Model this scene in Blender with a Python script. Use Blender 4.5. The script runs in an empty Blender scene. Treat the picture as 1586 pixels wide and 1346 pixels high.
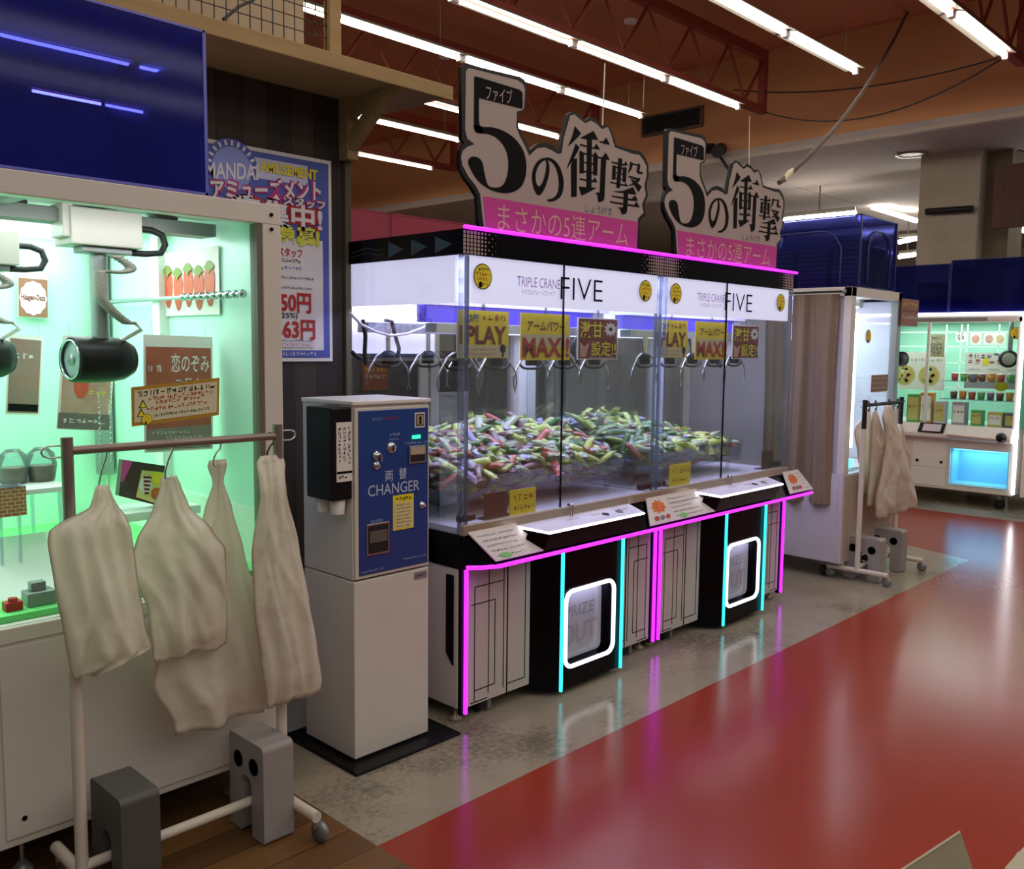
import bpy, bmesh, math, random
from mathutils import Vector, Matrix

SC = bpy.context.scene
COL = SC.collection
PI = math.pi
random.seed(7)

# ------------------------------------------------------------------ camera
FPX, PCX, PCY, EYE = 1403.27, 793.0, 673.0, 1.5
RGT = Vector((0.69463045, -0.71928026, 0.01115554))
DWN = Vector((-0.06191813, -0.0752317, -0.99524185))
FWD = Vector((0.71669706, 0.69063457, -0.09679472))
cd = bpy.data.cameras.new('camera'); cam = bpy.data.objects.new('camera', cd); COL.objects.link(cam)
m3 = Matrix((RGT, -DWN, -FWD)).transposed()
cam.matrix_world = Matrix.Translation((0, 0, EYE)) @ m3.to_4x4()
cd.sensor_width = 36.0; cd.sensor_fit = 'HORIZONTAL'; cd.lens = 36.0 * FPX / 1586.0
cd.clip_start = 0.05; cd.clip_end = 100
SC.camera = cam

# ------------------------------------------------------------------ world, exposure
w = bpy.data.worlds.new('world'); SC.world = w; w.use_nodes = True
w.node_tree.nodes['Background'].inputs[0].default_value = (0.9, 0.85, 0.8, 1)
w.node_tree.nodes['Background'].inputs[1].default_value = 0.14
SC.view_settings.view_transform = 'Standard'; SC.view_settings.look = 'None'
SC.view_settings.gamma = 1.0; SC.view_settings.use_curve_mapping = False
SC.view_settings.exposure = 0.0
SC.cycles.transparent_max_bounces = 40
SC.cycles.max_bounces = 10
SC.cycles.sample_clamp_indirect = 6.0
TUBE = 34.0          # fluorescent tube strength
LED = 1.0            # cabinet light strength factor
for _k, _y in enumerate((1.2, 0.0, -1.2, -2.4, -3.6)):      # added unseen fill, standing in for tube rows behind and beside the camera
    _l = bpy.data.lights.new('fill_row_light', 'AREA'); _l.shape = 'RECTANGLE'; _l.size = 9.0; _l.size_y = 0.5; _l.energy = 37; _l.color = (1.0, 0.93, 0.84)
    _o = bpy.data.objects.new('fill_row_light', _l); COL.objects.link(_o); _o.location = (3.2, _y, 3.85)
for _k, _x in enumerate((11.5, 14.0, 17.0)):                # added fill rows that brighten the area under the far low ceiling
    _l = bpy.data.lights.new('fill_row_light', 'AREA'); _l.shape = 'RECTANGLE'; _l.size = 0.06; _l.size_y = 8.0; _l.energy = 30; _l.color = (1.0, 0.95, 0.88)
    _o = bpy.data.objects.new('fill_row_light', _l); COL.objects.link(_o); _o.location = (_x, 4.0, 3.3); _o.rotation_euler = (0, 0.9, 0)


# ------------------------------------------------------------------ helpers
def ray(x, y):
    return RGT * ((x - PCX) / FPX) + DWN * ((y - PCY) / FPX) + FWD
def QX(x, y, X):
    d = ray(x, y); return Vector((0, 0, EYE)) + d * (X / d.x)
def QY(x, y, Y):
    d = ray(x, y); return Vector((0, 0, EYE)) + d * (Y / d.y)
def QZ(x, y, Z):
    d = ray(x, y); return Vector((0, 0, EYE)) + d * ((Z - EYE) / d.z)

def lin(h):
    h = h.lstrip('#'); o = []
    for i in (0, 2, 4):
        c = int(h[i:i+2], 16) / 255.0
        o.append(c / 12.92 if c <= 0.04045 else ((c + 0.055) / 1.055) ** 2.4)
    return (*o, 1.0)

def nodes_of(name):
    m = bpy.data.materials.new(name); m.use_nodes = True
    nt = m.node_tree; return m, nt, nt.nodes['Principled BSDF']

def pm(name, col, rough=0.5, var=0.06, scale=8.0, metal=0.0, spec=0.5, coat=0.0, bump=0.0, col2=None, stretch=None, trans=0.0, bdist=0.01):
    """procedural principled material: base colour varied by noise"""
    m, nt, b = nodes_of(name)
    tc = nt.nodes.new('ShaderNodeTexCoord'); mp = nt.nodes.new('ShaderNodeMapping')
    nz = nt.nodes.new('ShaderNodeTexNoise'); nz.inputs['Scale'].default_value = scale; nz.inputs['Detail'].default_value = 4
    nt.links.new(tc.outputs['Object'], mp.inputs['Vector']); nt.links.new(mp.outputs['Vector'], nz.inputs['Vector'])
    if stretch: mp.inputs['Scale'].default_value = stretch
    mx = nt.nodes.new('ShaderNodeMix'); mx.data_type = 'RGBA'
    c = lin(col)
    c2 = lin(col2) if col2 else tuple(min(1, x * (1 + var * 2)) for x in c[:3]) + (1,)
    c1 = c if col2 else tuple(x * (1 - var * 2) for x in c[:3]) + (1,)
    mx.inputs['A'].default_value = c1; mx.inputs['B'].default_value = c2
    nt.links.new(nz.outputs['Fac'], mx.inputs['Factor']); nt.links.new(mx.outputs['Result'], b.inputs['Base Color'])
    b.inputs['Roughness'].default_value = rough; b.inputs['Metallic'].default_value = metal
    b.inputs['Specular IOR Level'].default_value = spec
    b.inputs['Coat Weight'].default_value = coat; b.inputs['Coat Roughness'].default_value = 0.08
    if bump:
        bp = nt.nodes.new('ShaderNodeBump'); bp.inputs['Strength'].default_value = bump; bp.inputs['Distance'].default_value = bdist
        nt.links.new(nz.outputs['Fac'], bp.inputs['Height']); nt.links.new(bp.outputs['Normal'], b.inputs['Normal'])
    if trans:
        out = nt.nodes['Material Output']; tr = nt.nodes.new('ShaderNodeBsdfTranslucent'); ms = nt.nodes.new('ShaderNodeMixShader')
        nt.links.new(mx.outputs['Result'], tr.inputs['Color']); ms.inputs[0].default_value = trans
        nt.links.new(b.outputs[0], ms.inputs[1]); nt.links.new(tr.outputs[0], ms.inputs[2]); nt.links.new(ms.outputs[0], out.inputs[0])
    return m

def em(name, col, strength, base=None):
    m, nt, b = nodes_of(name)
    b.inputs['Base Color'].default_value = lin(base or col)
    b.inputs['Emission Color'].default_value = lin(col); b.inputs['Emission Strength'].default_value = strength
    b.inputs['Roughness'].default_value = 0.4
    return m

def pane(name, tint='ffffff', refl=0.6, rough=0.02, body=0.0, bodycol='ffffff'):
    """clear or tinted sheet: transparent + fresnel gloss (+ a little body colour)"""
    m, nt, b = nodes_of(name); nt.nodes.remove(b); out = nt.nodes['Material Output']
    tr = nt.nodes.new('ShaderNodeBsdfTransparent'); tr.inputs[0].default_value = lin(tint)
    gl = nt.nodes.new('ShaderNodeBsdfGlossy'); gl.inputs['Roughness'].default_value = rough
    fr = nt.nodes.new('ShaderNodeFresnel'); fr.inputs[0].default_value = 1.45
    mu = nt.nodes.new('ShaderNodeMath'); mu.operation = 'MULTIPLY'; mu.inputs[1].default_value = refl
    nt.links.new(fr.outputs[0], mu.inputs[0])
    src = tr
    if body:
        df = nt.nodes.new('ShaderNodeMixShader'); d1 = nt.nodes.new('ShaderNodeBsdfDiffuse'); d2 = nt.nodes.new('ShaderNodeBsdfTranslucent')
        d1.inputs[0].default_value = lin(bodycol); d2.inputs[0].default_value = lin(bodycol); nt.links.new(d1.outputs[0], df.inputs[1]); nt.links.new(d2.outputs[0], df.inputs[2])
        m0 = nt.nodes.new('ShaderNodeMixShader'); m0.inputs[0].default_value = body
        nt.links.new(tr.outputs[0], m0.inputs[1]); nt.links.new(df.outputs[0], m0.inputs[2]); src = m0
    ms = nt.nodes.new('ShaderNodeMixShader')
    nt.links.new(mu.outputs[0], ms.inputs[0]); nt.links.new(src.outputs[0], ms.inputs[1]); nt.links.new(gl.outputs[0], ms.inputs[2])
    nt.links.new(ms.outputs[0], out.inputs[0])
    return m

_fc = None
_tcache = {}
def text_mesh(s, bold, shear=0.0):
    global _fc
    k = (s, bold, shear)
    if k in _tcache: return _tcache[k]
    cu = bpy.data.curves.new('lettering', 'FONT'); cu.body = s; cu.offset = bold; cu.resolution_u = 3; cu.shear = shear
    ob = bpy.data.objects.new('lettering', cu)
    me = bpy.data.meshes.new_from_object(ob)
    vs = [v.co.copy() for v in me.vertices]; fs = [list(p.vertices) for p in me.polygons]
    bpy.data.meshes.remove(me); bpy.data.objects.remove(ob); bpy.data.curves.remove(cu)
    _tcache[k] = (vs, fs); return vs, fs

class MB:
    def __init__(s): s.v = []; s.f = []; s.m = []; s.sm = []; s.mats = []
    def mi(s, mat):
        if mat not in s.mats: s.mats.append(mat)
        return s.mats.index(mat)
    def add(s, vs, fs, mat, smooth=False):
        o = len(s.v); k = s.mi(mat); s.v += [Vector(v) for v in vs]
        for f in fs: s.f.append([i + o for i in f]); s.m.append(k); s.sm.append(smooth)
        return s
    def box(s, x0, x1, y0, y1, z0, z1, mat):
        v = [(x0,y0,z0),(x1,y0,z0),(x1,y1,z0),(x0,y1,z0),(x0,y0,z1),(x1,y0,z1),(x1,y1,z1),(x0,y1,z1)]
        return s.add(v, [(0,3,2,1),(4,5,6,7),(0,1,5,4),(1,2,6,5),(2,3,7,6),(3,0,4,7)], mat)
    def quad(s, pts, mat): return s.add(pts, [tuple(range(len(pts)))], mat)
    def prism(s, pts, ext, mat, side=None):
        n = len(pts); e = Vector(ext); p = [Vector(q) for q in pts]
        s.add(p, [tuple(range(n))], mat); s.add([q + e for q in p], [tuple(range(n-1, -1, -1))], mat)
        s.add(p + [q + e for q in p], [(i, i+n, (i+1) % n + n, (i+1) % n) for i in range(n)], side or mat)
        return s
    def tube(s, pts, r, mat, seg=8, closed=False, cap=True):
        P = [Vector(p) for p in pts]; n = len(P); R = r if isinstance(r, (list, tuple)) else [r] * n
        vs = []; prev = None
        for i in range(n):
            if closed: t = P[(i+1) % n] - P[i-1]
            else: t = P[min(i+1, n-1)] - P[max(i-1, 0)]
            if t.length < 1e-9: t = Vector((0,0,1))
            t.normalize()
            if prev is None:
                a = Vector((0,0,1)) if abs(t.z) < 0.9 else Vector((1,0,0)); u = t.cross(a).normalized()
            else:
                u = prev - t * prev.dot(t)
                u = u.normalized() if u.length > 1e-6 else t.orthogonal().normalized()
            prev = u; b = t.cross(u)
            for k in range(seg):
                a = 2 * PI * k / seg; vs.append(P[i] + (u * math.cos(a) + b * math.sin(a)) * R[i])
        fs = []
        for i in range(n if closed else n - 1):
            j = (i + 1) % n
            for k in range(seg): fs.append((i*seg+k, j*seg+k, j*seg+(k+1) % seg, i*seg+(k+1) % seg))
        s.add(vs, fs, mat, True)
        if cap and not closed:
            s.add(vs[:seg], [tuple(range(seg))], mat); s.add(vs[-seg:], [tuple(range(seg-1, -1, -1))], mat)
        return s
    def cyl(s, p0, p1, r, mat, r1=None, seg=16):
        return s.tube([p0, p1], [r, r if r1 is None else r1], mat, seg)
    def lathe(s, prof, org, axis, mat, seg=24):
        """profile [(radius, distance along axis)]"""
        ax = Vector(axis).normalized(); u = ax.orthogonal().normalized(); b = ax.cross(u); o = Vector(org); vs = []
        for r, d in prof:
            for k in range(seg):
                a = 2*PI*k/seg; vs.append(o + ax*d + (u*math.cos(a) + b*math.sin(a))*max(r, 1e-4))
        fs = [(i*seg+k, i*seg+(k+1) % seg, (i+1)*seg+(k+1) % seg, (i+1)*seg+k) for i in range(len(prof)-1) for k in range(seg)]
        return s.add(vs, fs, mat, True)
    def disc(s, c, u, v, rx, ry, mat, seg=28):
        c = Vector(c); u = Vector(u); v = Vector(v)
        return s.quad([c + u*rx*math.cos(2*PI*k/seg) + v*ry*math.sin(2*PI*k/seg) for k in range(seg)], mat)
    def rect(s, c, u, v, wd, ht, mat):
        c = Vector(c); u = Vector(u); v = Vector(v)
        return s.quad([c-u*wd/2-v*ht/2, c+u*wd/2-v*ht/2, c+u*wd/2+v*ht/2, c-u*wd/2+v*ht/2], mat)
    def text(s, t, org, u, v, h, mat, align='l', fitw=None, bold=0.0, shear=0.0):
        vs, fs = text_mesh(t, bold, shear)
        if not vs: return s
        x0 = min(p.x for p in vs); x1 = max(p.x for p in vs); sx = h
        if fitw: sx = fitw / max(1e-6, x1 - x0)
        off = {'l': x0, 'c': (x0+x1)/2, 'r': x1}[align]
        o = Vector(org); u = Vector(u); v = Vector(v)
        return s.add([o + u*((p.x-off)*sx) + v*(p.y*h) for p in vs], fs, mat)
    def scribble(s, org, u, v, wd, h, mat, seed=0, gap=0.25):
        """a line of print too small to read: little stroke clusters"""
        rn = random.Random(seed); x = 0.0; o = Vector(org); u = Vector(u); v = Vector(v)
        while x < wd - h*0.5:
            for k in range(rn.choice((2, 3, 3, 4))):
                if rn.random() < 0.55:
                    yy = rn.uniform(0.05, 0.9)*h; a = x + rn.uniform(0, 0.1)*h; b2 = x + rn.uniform(0.6, 0.95)*h; t = h*0.13
                    q = [(a, yy), (b2, yy), (b2, yy+t), (a, yy+t)]
                else:
                    xx = x + rn.uniform(0.05, 0.85)*h; a = rn.uniform(0, 0.2)*h; b2 = rn.uniform(0.7, 1.0)*h; t = h*0.13
                    q = [(xx, a), (xx+t, a), (xx+t, b2), (xx, b2)]
                s.quad([o + u*p + v*r for p, r in q], mat)
            x += h*(1+gap*rn.random())
        return s
    def build(s, name, parent=None, bev=0.0):
        me = bpy.data.meshes.new(name)
        off = Vector((0,0,0))
        if parent is not None:
            p = parent
            while p is not None: off = off + p.location; p = p.parent
        me.from_pydata([v - off for v in s.v], [], s.f)
        for m in s.mats: me.materials.append(m)
        me.polygons.foreach_set('material_index', s.m); me.polygons.foreach_set('use_smooth', s.sm); me.update()
        ob = bpy.data.objects.new(name, me); COL.objects.link(ob)
        if parent is not None: ob.parent = parent
        if bev:
            b = ob.modifiers.new('bevel', 'BEVEL'); b.width = bev; b.segments = 2; b.limit_method = 'ANGLE'; b.angle_limit = math.radians(50)
        return ob

def tag(o, label, cat, group=None, kind=None):
    o['label'] = label; o['category'] = cat
    if group: o['group'] = group
    if kind: o['kind'] = kind
    return o
def thing(name, label, cat, loc, group=None):
    o = bpy.data.objects.new(name, None); COL.objects.link(o); o.location = loc; o.empty_display_size = 0.05
    return tag(o, label, cat, group)
def struct(name, mb):
    o = mb.build(name); o['kind'] = 'structure'; return o
def copy_tree(o, parent=None):
    c = o.copy(); COL.objects.link(c); c.parent = parent
    for ch in list(o.children): copy_tree(ch, c)
    return c
def area(name, loc, sx, sy, power, col, rot=(0, 0, 0), parent=None):
    l = bpy.data.lights.new(name, 'AREA'); l.shape = 'RECTANGLE'; l.size = sx; l.size_y = sy; l.energy = power; l.color = lin(col)[:3]
    o = bpy.data.objects.new(name, l); COL.objects.link(o); o.location = loc; o.rotation_euler = rot
    if parent is not None:
        o.parent = parent; o.location = Vector(loc) - parent.location
    return o
def rrect(wd, ht, r, n=5):
    p = []
    for cx, cy, a0 in ((wd/2-r, ht/2-r, 0), (-wd/2+r, ht/2-r, 90), (-wd/2+r, -ht/2+r, 180), (wd/2-r, -ht/2+r, 270)):
        for k in range(n+1):
            a = math.radians(a0 + 90*k/n); p.append((cx + r*math.cos(a), cy + r*math.sin(a)))
    return p
UX, UZ, NY = Vector((1,0,0)), Vector((0,0,1)), Vector((0,-1,0))
def bez(pts, n=8):
    """closed or open Catmull-Rom through 2D points"""
    out = []
    N = len(pts)
    for i in range(N):
        p0, p1, p2, p3 = (Vector(pts[(i+k-1) % N]) for k in range(4))
        for j in range(n):
            t = j/n
            out.append(0.5*((2*p1) + (-p0+p2)*t + (2*p0-5*p1+4*p2-p3)*t*t + (-p0+3*p1-3*p2+p3)*t**3))
    return out

# ------------------------------------------------------------------ shared materials
WHITE = pm('white_sheet_metal', 'd9d3cb', 0.42, 0.03, 5)
WHITE2 = pm('white_plastic', 'e4e2df', 0.35, 0.03, 6)
GREYM = pm('grey_metal', '8d9090', 0.4, 0.08, 10, metal=0.5)
CHROME = pm('chrome', 'c9cbd0', 0.18, 0.05, 12, metal=1.0)
BLACK = pm('black_plastic', '0a090d', 0.4, 0.2, 9, spec=0.3)
BLACKM = pm('black_matte', '121214', 0.6, 0.2, 9)
RUBBER = pm('dark_rubber', '1d1d1d', 0.7, 0.15, 12)
INK = pm('black_ink', '0a090b', 0.7, 0.1, 10, spec=0.12)
PAPER = pm('white_paper', 'e8e4df', 0.7, 0.03, 9)
YELLOW = pm('yellow_card', 'f0dc28', 0.6, 0.05, 9)
RED = pm('red_print', 'b52018', 0.6, 0.08, 9)
DRED = pm('maroon_print', '7a1c1c', 0.6, 0.1, 9)
GREY_INK = pm('grey_ink', '6c6c74', 0.6, 0.1, 9)
GLASS = pane('clear_glass', 'f8fbfa', 0.34)
ACRYL = pane('clear_acrylic', 'e6ecf4', 0.9, 0.03, 0.10, 'cfd6e6')
WHITE_LED = em('white_led', 'f6f8ff', 9.0)
# ================================================================== the room
def floor_mat(name, c1, c2, scale, rough, dirt=0.0, dirtcol='3a352c', spec=0.5, rscale=30):
    m, nt, b = nodes_of(name); L = nt.links.new
    tc = nt.nodes.new('ShaderNodeTexCoord')
    n1 = nt.nodes.new('ShaderNodeTexNoise'); n1.inputs['Scale'].default_value = scale; n1.inputs['Detail'].default_value = 8; n1.inputs['Roughness'].default_value = 0.65
    L(tc.outputs['Object'], n1.inputs['Vector'])
    mx = nt.nodes.new('ShaderNodeMix'); mx.data_type = 'RGBA'; mx.inputs['A'].default_value = lin(c1); mx.inputs['B'].default_value = lin(c2)
    L(n1.outputs['Fac'], mx.inputs['Factor']); res = mx.outputs['Result']
    if dirt:
        n2 = nt.nodes.new('ShaderNodeTexNoise'); n2.inputs['Scale'].default_value = 38; n2.inputs['Detail'].default_value = 10; n2.inputs['Roughness'].default_value = 0.75
        n3 = nt.nodes.new('ShaderNodeTexNoise'); n3.inputs['Scale'].default_value = 2.3; n3.inputs['Detail'].default_value = 3
        L(tc.outputs['Object'], n2.inputs['Vector']); L(tc.outputs['Object'], n3.inputs['Vector'])
        ad = nt.nodes.new('ShaderNodeMath'); ad.operation = 'ADD'; L(n2.outputs['Fac'], ad.inputs[0]); L(n3.outputs['Fac'], ad.inputs[1])
        cr = nt.nodes.new('ShaderNodeValToRGB'); cr.color_ramp.elements[0].position = 1.02 / 2; cr.color_ramp.elements[1].position = 1.30 / 2
        mu = nt.nodes.new('ShaderNodeMath'); mu.operation = 'MULTIPLY'; mu.inputs[1].default_value = 0.5; L(ad.outputs[0], mu.inputs[0]); L(mu.outputs[0], cr.inputs[0])
        m2 = nt.nodes.new('ShaderNodeMix'); m2.data_type = 'RGBA'; m2.inputs['B'].default_value = lin(dirtcol); L(res, m2.inputs['A'])
        sc = nt.nodes.new('ShaderNodeMath'); sc.operation = 'MULTIPLY'; sc.inputs[1].default_value = dirt; L(cr.outputs[0], sc.inputs[0]); L(sc.outputs[0], m2.inputs['Factor']); res = m2.outputs['Result']
    L(res, b.inputs['Base Color'])
    n4 = nt.nodes.new('ShaderNodeTexNoise'); n4.inputs['Scale'].default_value = rscale; n4.inputs['Detail'].default_value = 5; L(tc.outputs['Object'], n4.inputs['Vector'])
    mr = nt.nodes.new('ShaderNodeMapRange'); mr.inputs['To Min'].default_value = rough*0.8; mr.inputs['To Max'].default_value = rough*1.3
    L(n4.outputs['Fac'], mr.inputs['Value']); L(mr.outputs[0], b.inputs['Roughness'])
    bp = nt.nodes.new('ShaderNodeBump'); bp.inputs['Strength'].default_value = 0.06; bp.inputs['Distance'].default_value = 0.004
    n5 = nt.nodes.new('ShaderNodeTexNoise'); n5.inputs['Scale'].default_value = 9; L(tc.outputs['Object'], n5.inputs['Vector']); L(n5.outputs['Fac'], bp.inputs['Height']); L(bp.outputs['Normal'], b.inputs['Normal'])
    b.inputs['Specular IOR Level'].default_value = spec
    return m

def plank_mat(name, c1, c2, axis='z', width=0.12, rough=0.6, gap=0.03):
    """boards: colour per board from white noise, grain from stretched noise, dark joints"""
    m, nt, b = nodes_of(name); L = nt.links.new
    tc = nt.nodes.new('ShaderNodeTexCoord'); sp = nt.nodes.new('ShaderNodeSeparateXYZ'); L(tc.outputs['Object'], sp.inputs[0])
    dv = nt.nodes.new('ShaderNodeMath'); dv.operation = 'DIVIDE'; dv.inputs[1].default_value = width
    L(sp.outputs['X' if axis == 'z' else 'Y'], dv.inputs[0])
    fl = nt.nodes.new('ShaderNodeMath'); fl.operation = 'FLOOR'; L(dv.outputs[0], fl.inputs[0])
    wn = nt.nodes.new('ShaderNodeTexWhiteNoise'); wn.noise_dimensions = '1D'; L(fl.outputs[0], wn.inputs['W'])
    mp = nt.nodes.new('ShaderNodeMapping'); mp.inputs['Scale'].default_value = (30, 30, 1.5) if axis == 'z' else (1.5, 30, 30)
    L(tc.outputs['Object'], mp.inputs['Vector'])
    nz = nt.nodes.new('ShaderNodeTexNoise'); nz.inputs['Scale'].default_value = 1.0; nz.inputs['Detail'].default_value = 8; L(mp.outputs[0], nz.inputs['Vector'])
    ad = nt.nodes.new('ShaderNodeMath'); ad.operation = 'MULTIPLY_ADD'; ad.inputs[1].default_value = 0.5; L(wn.outputs['Value'], ad.inputs[0])
    m5 = nt.nodes.new('ShaderNodeMath'); m5.operation = 'MULTIPLY'; m5.inputs[1].default_value = 0.6; L(nz.outputs['Fac'], m5.inputs[0]); L(m5.outputs[0], ad.inputs[2])
    mx = nt.nodes.new('ShaderNodeMix'); mx.data_type = 'RGBA'; mx.inputs['A'].default_value = lin(c1); mx.inputs['B'].default_value = lin(c2); L(ad.outputs[0], mx.inputs['Factor'])
    fr = nt.nodes.new('ShaderNodeMath'); fr.operation = 'FRACT'; L(dv.outputs[0], fr.inputs[0])
    lt = nt.nodes.new('ShaderNodeMath'); lt.operation = 'LESS_THAN'; lt.inputs[1].default_value = gap; L(fr.outputs[0], lt.inputs[0])
    m2 = nt.nodes.new('ShaderNodeMix'); m2.data_type = 'RGBA'; m2.inputs['B'].default_value = (0.004, 0.003, 0.002, 1); L(mx.outputs['Result'], m2.inputs['A']); L(lt.outputs[0], m2.inputs['Factor'])
    L(m2.outputs['Result'], b.inputs['Base Color']); b.inputs['Roughness'].default_value = rough
    bp = nt.nodes.new('ShaderNodeBump'); bp.inputs['Strength'].default_value = 0.3; bp.inputs['Distance'].default_value = 0.004; L(nz.outputs['Fac'], bp.inputs['Height']); L(bp.outputs['Normal'], b.inputs['Normal'])
    return m

F_RED = floor_mat('red_floor_paint', '8f3322', '9d3b2a', 1.6, 0.19, 0.10, '6b2418', spec=0.36)
F_GREY = floor_mat('grey_vinyl_floor', '8c8371', 'a89f8d', 5.0, 0.16, 0.8, '4a453a', rscale=14)
F_WOOD = plank_mat('brown_wood_floor', '46301a', '7c5832', 'x', 0.13, 0.35, 0.02)
ORANGE = pm('orange_ceiling_paint', 'b06e50', 0.8, 0.05, 1.2)
ORANGE_W = pm('orange_wall_paint', 'c08a5e', 0.8, 0.05, 1.5)
LOWC = pm('grey_ceiling_board', 'b0a6a2', 0.85, 0.06, 2.0)
DARKWOOD = plank_mat('dark_plank_wood', '14100b', '46392a', 'z', 0.11, 0.65, 0.04)
PINE = pm('pine_wood', '8f7446', 0.6, 0.0, 3.0, col2='b39763', stretch=(1.2, 14, 14), bump=0.15)
RUST = pm('red_oxide_steel', '7c2a1a', 0.6, 0.1, 6)
PLASTER = pm('aged_plaster', 'a59c88', 0.85, 0.0, 3.5, col2='cfc6b2')

fl = MB()
XB = 1.595
fl.quad([(-4,-5,0),(XB,-5,0),(XB,5,0),(-4,5,0)], F_WOOD)
fl.quad([(XB,-5,0),(8.85,-5,0),(8.85,2.08,0),(XB,2.08,0)], F_RED)
fl.quad([(XB,2.08,0),(6.93,2.08,0),(7.13,2.62,0),(7.13,14,0),(XB,14,0)], F_GREY)
fl.quad([(6.93,2.08,0),(8.85,2.08,0),(8.85,14,0),(7.13,14,0),(7.13,2.62,0)], F_RED)
fl.quad([(8.85,-5,0),(21,-5,0),(21,14,0),(8.85,14,0)], F_GREY)
fl.quad([(-4,5,0),(XB,5,0),(XB,14,0),(-4,14,0)], F_GREY)
struct('floor', fl)
c = MB(); c.box(-4, 9.3, -5, 14, 4.75, 4.85, ORANGE)
struct('ceiling', c)
ZS = 3.636
c = MB(); c.box(9.3, 21, -5, 14, ZS, ZS+0.1, LOWC)
for k in range(5):                                    # board joints of the low ceiling
    c.box(9.3, 21, 0.4+k*1.8, 0.412+k*1.8, ZS-0.002, ZS, GREY_INK)
struct('ceiling', c)
c = MB(); c.box(9.3, 9.42, -5, 14, ZS+0.1, 4.75, ORANGE_W); struct('wall_right', c)
c = MB(); c.box(9.27, 9.31, -5, 14, ZS-0.004, ZS+0.035, pm('pale_trim_paint', 'b8aea0', 0.6, 0.04, 4)); struct('trim_1', c)
c = MB(); c.box(-4, 21, 14, 14.1, 0, 4.75, pm('back_wall_paint', '9a6a4a', 0.8, 0.05, 2)); struct('wall_back', c)
c = MB(); c.box(21, 21.1, -5, 14, 0, ZS, pm('pale_far_wall', 'b7b0a4', 0.8, 0.05, 2)); struct('wall_far', c)
# dark plank wall beside the left cabinet
c = MB(); c.box(1.625, 2.36, 3.28, 3.60, 0, 2.53, DARKWOOD); struct('wall_left', c)
c = MB(); c.box(2.345, 2.375, 3.265, 3.60, 0, 2.53, pm('weathered_post', '4a4232', 0.7, 0, 5, col2='6b6148', stretch=(20, 20, 2))); struct('trim_2', c)

# concrete column under the low ceiling, its other face and a dark wood panel beside it
c = MB(); c.box(10.5, 11.1, 3.27, 3.89, 0, ZS, PLASTER); struct('wall_column', c)
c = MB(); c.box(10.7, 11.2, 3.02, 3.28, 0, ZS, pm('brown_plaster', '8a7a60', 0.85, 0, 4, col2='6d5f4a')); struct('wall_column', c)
c = MB(); p = QX(1541, 275, 10.45)
c.box(10.40, 10.46, 2.0, 3.10, 2.78, 3.42, plank_mat('reddish_dark_wood', '3a1407', '5c240e', 'x', 0.2, 0.5))
tag(c.build('wood_panel'), 'dark reddish wood panel hanging beside the pale column', 'panel')
c = MB(); a = QX(1434, 328, 10.44); b_ = QX(1507, 323, 10.44); c.tube([a, b_], 0.035, BLACKM, 10)
c.cyl((a+b_)/2+Vector((0,0,0)), (a+b_)/2+Vector((0.06,0,0)), 0.012, BLACKM)
tag(c.build('bar_lamp'), 'black bar fixed across the pale column under the low ceiling', 'bar')

# --- roof trusses -------------------------------------------------------------
def truss(y, label, xe=8.6, x0=-2.0):
    r = thing('roof_truss', label, 'truss', (xe, y, 3.9), 'red steel roof trusses')
    MB().box(x0, xe, y-0.035, y+0.035, 3.88, 3.95, RUST).build('bottom_chord', r)
    MB().box(x0, xe, y-0.035, y+0.035, 4.40, 4.50, RUST).build('top_chord', r)
    MB().box(xe-0.07, xe, y-0.035, y+0.035, 3.95, 4.40, RUST).build('end_post', r)
    for x in (0.5, 4.5): MB().box(x-.02, x+.02, y-.02, y+.02, 4.50, 4.75, RUST).build('hanger', r)
    x = xe - 0.05; up = False
    zs = (3.95, 4.40); k = 0
    while x > x0 + 0.4:
        a = (x, y, zs[1] if k % 2 == 0 else zs[0]); x -= 0.14 if k % 2 == 1 and False else 0.33
        b2 = (x, y, zs[0] if k % 2 == 0 else zs[1])
        MB().tube([a, b2], 0.0155, RUST, 6).build('diagonal', r); k += 1
TY = (2.40, 4.78, 6.95, 9.42)
for y, l in zip(TY, ('red steel roof truss at the upper right corner above the nearest right tube',
                     'red steel roof truss running above the long tube row behind both hanging sign tops',
                     'red steel roof truss behind the tall digit of the left sign',
                     'farthest red steel roof truss over the short tubes beyond the wooden shelf')):
    truss(y, l)

# --- fluorescent fixtures -----------------------------------------------------
TUBE_M = em('fluorescent_tube', 'fff4e6', TUBE)
REFL = pm('fixture_enamel', '77736a', 0.45, 0.03, 6)
def fixture():
    r = thing('ceiling_light', '', 'light', (0, 0, 3.85), 'fluorescent tube lights under the ceiling')
    h = 0.61
    MB().prism([(-h,-0.085,3.873),(-h,-0.03,3.91),(-h,0.03,3.91),(-h,0.085,3.873),(-h,0.082,3.868),(-h,0.022,3.885),(-h,-0.022,3.885),(-h,-0.082,3.868)], (2*h,0,0), REFL).build('housing', r)
    MB().tube([(-h+0.03,0,3.855),(h-0.03,0,3.855)], 0.0135, TUBE_M, 10).build('tube', r)
    for s in (-1, 1): MB().box(s*h-0.015, s*h+0.015, -0.02, 0.02, 3.835, 3.88, WHITE2).build('lamp_holder', r)
    return r
FX = fixture(); used = False
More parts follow.
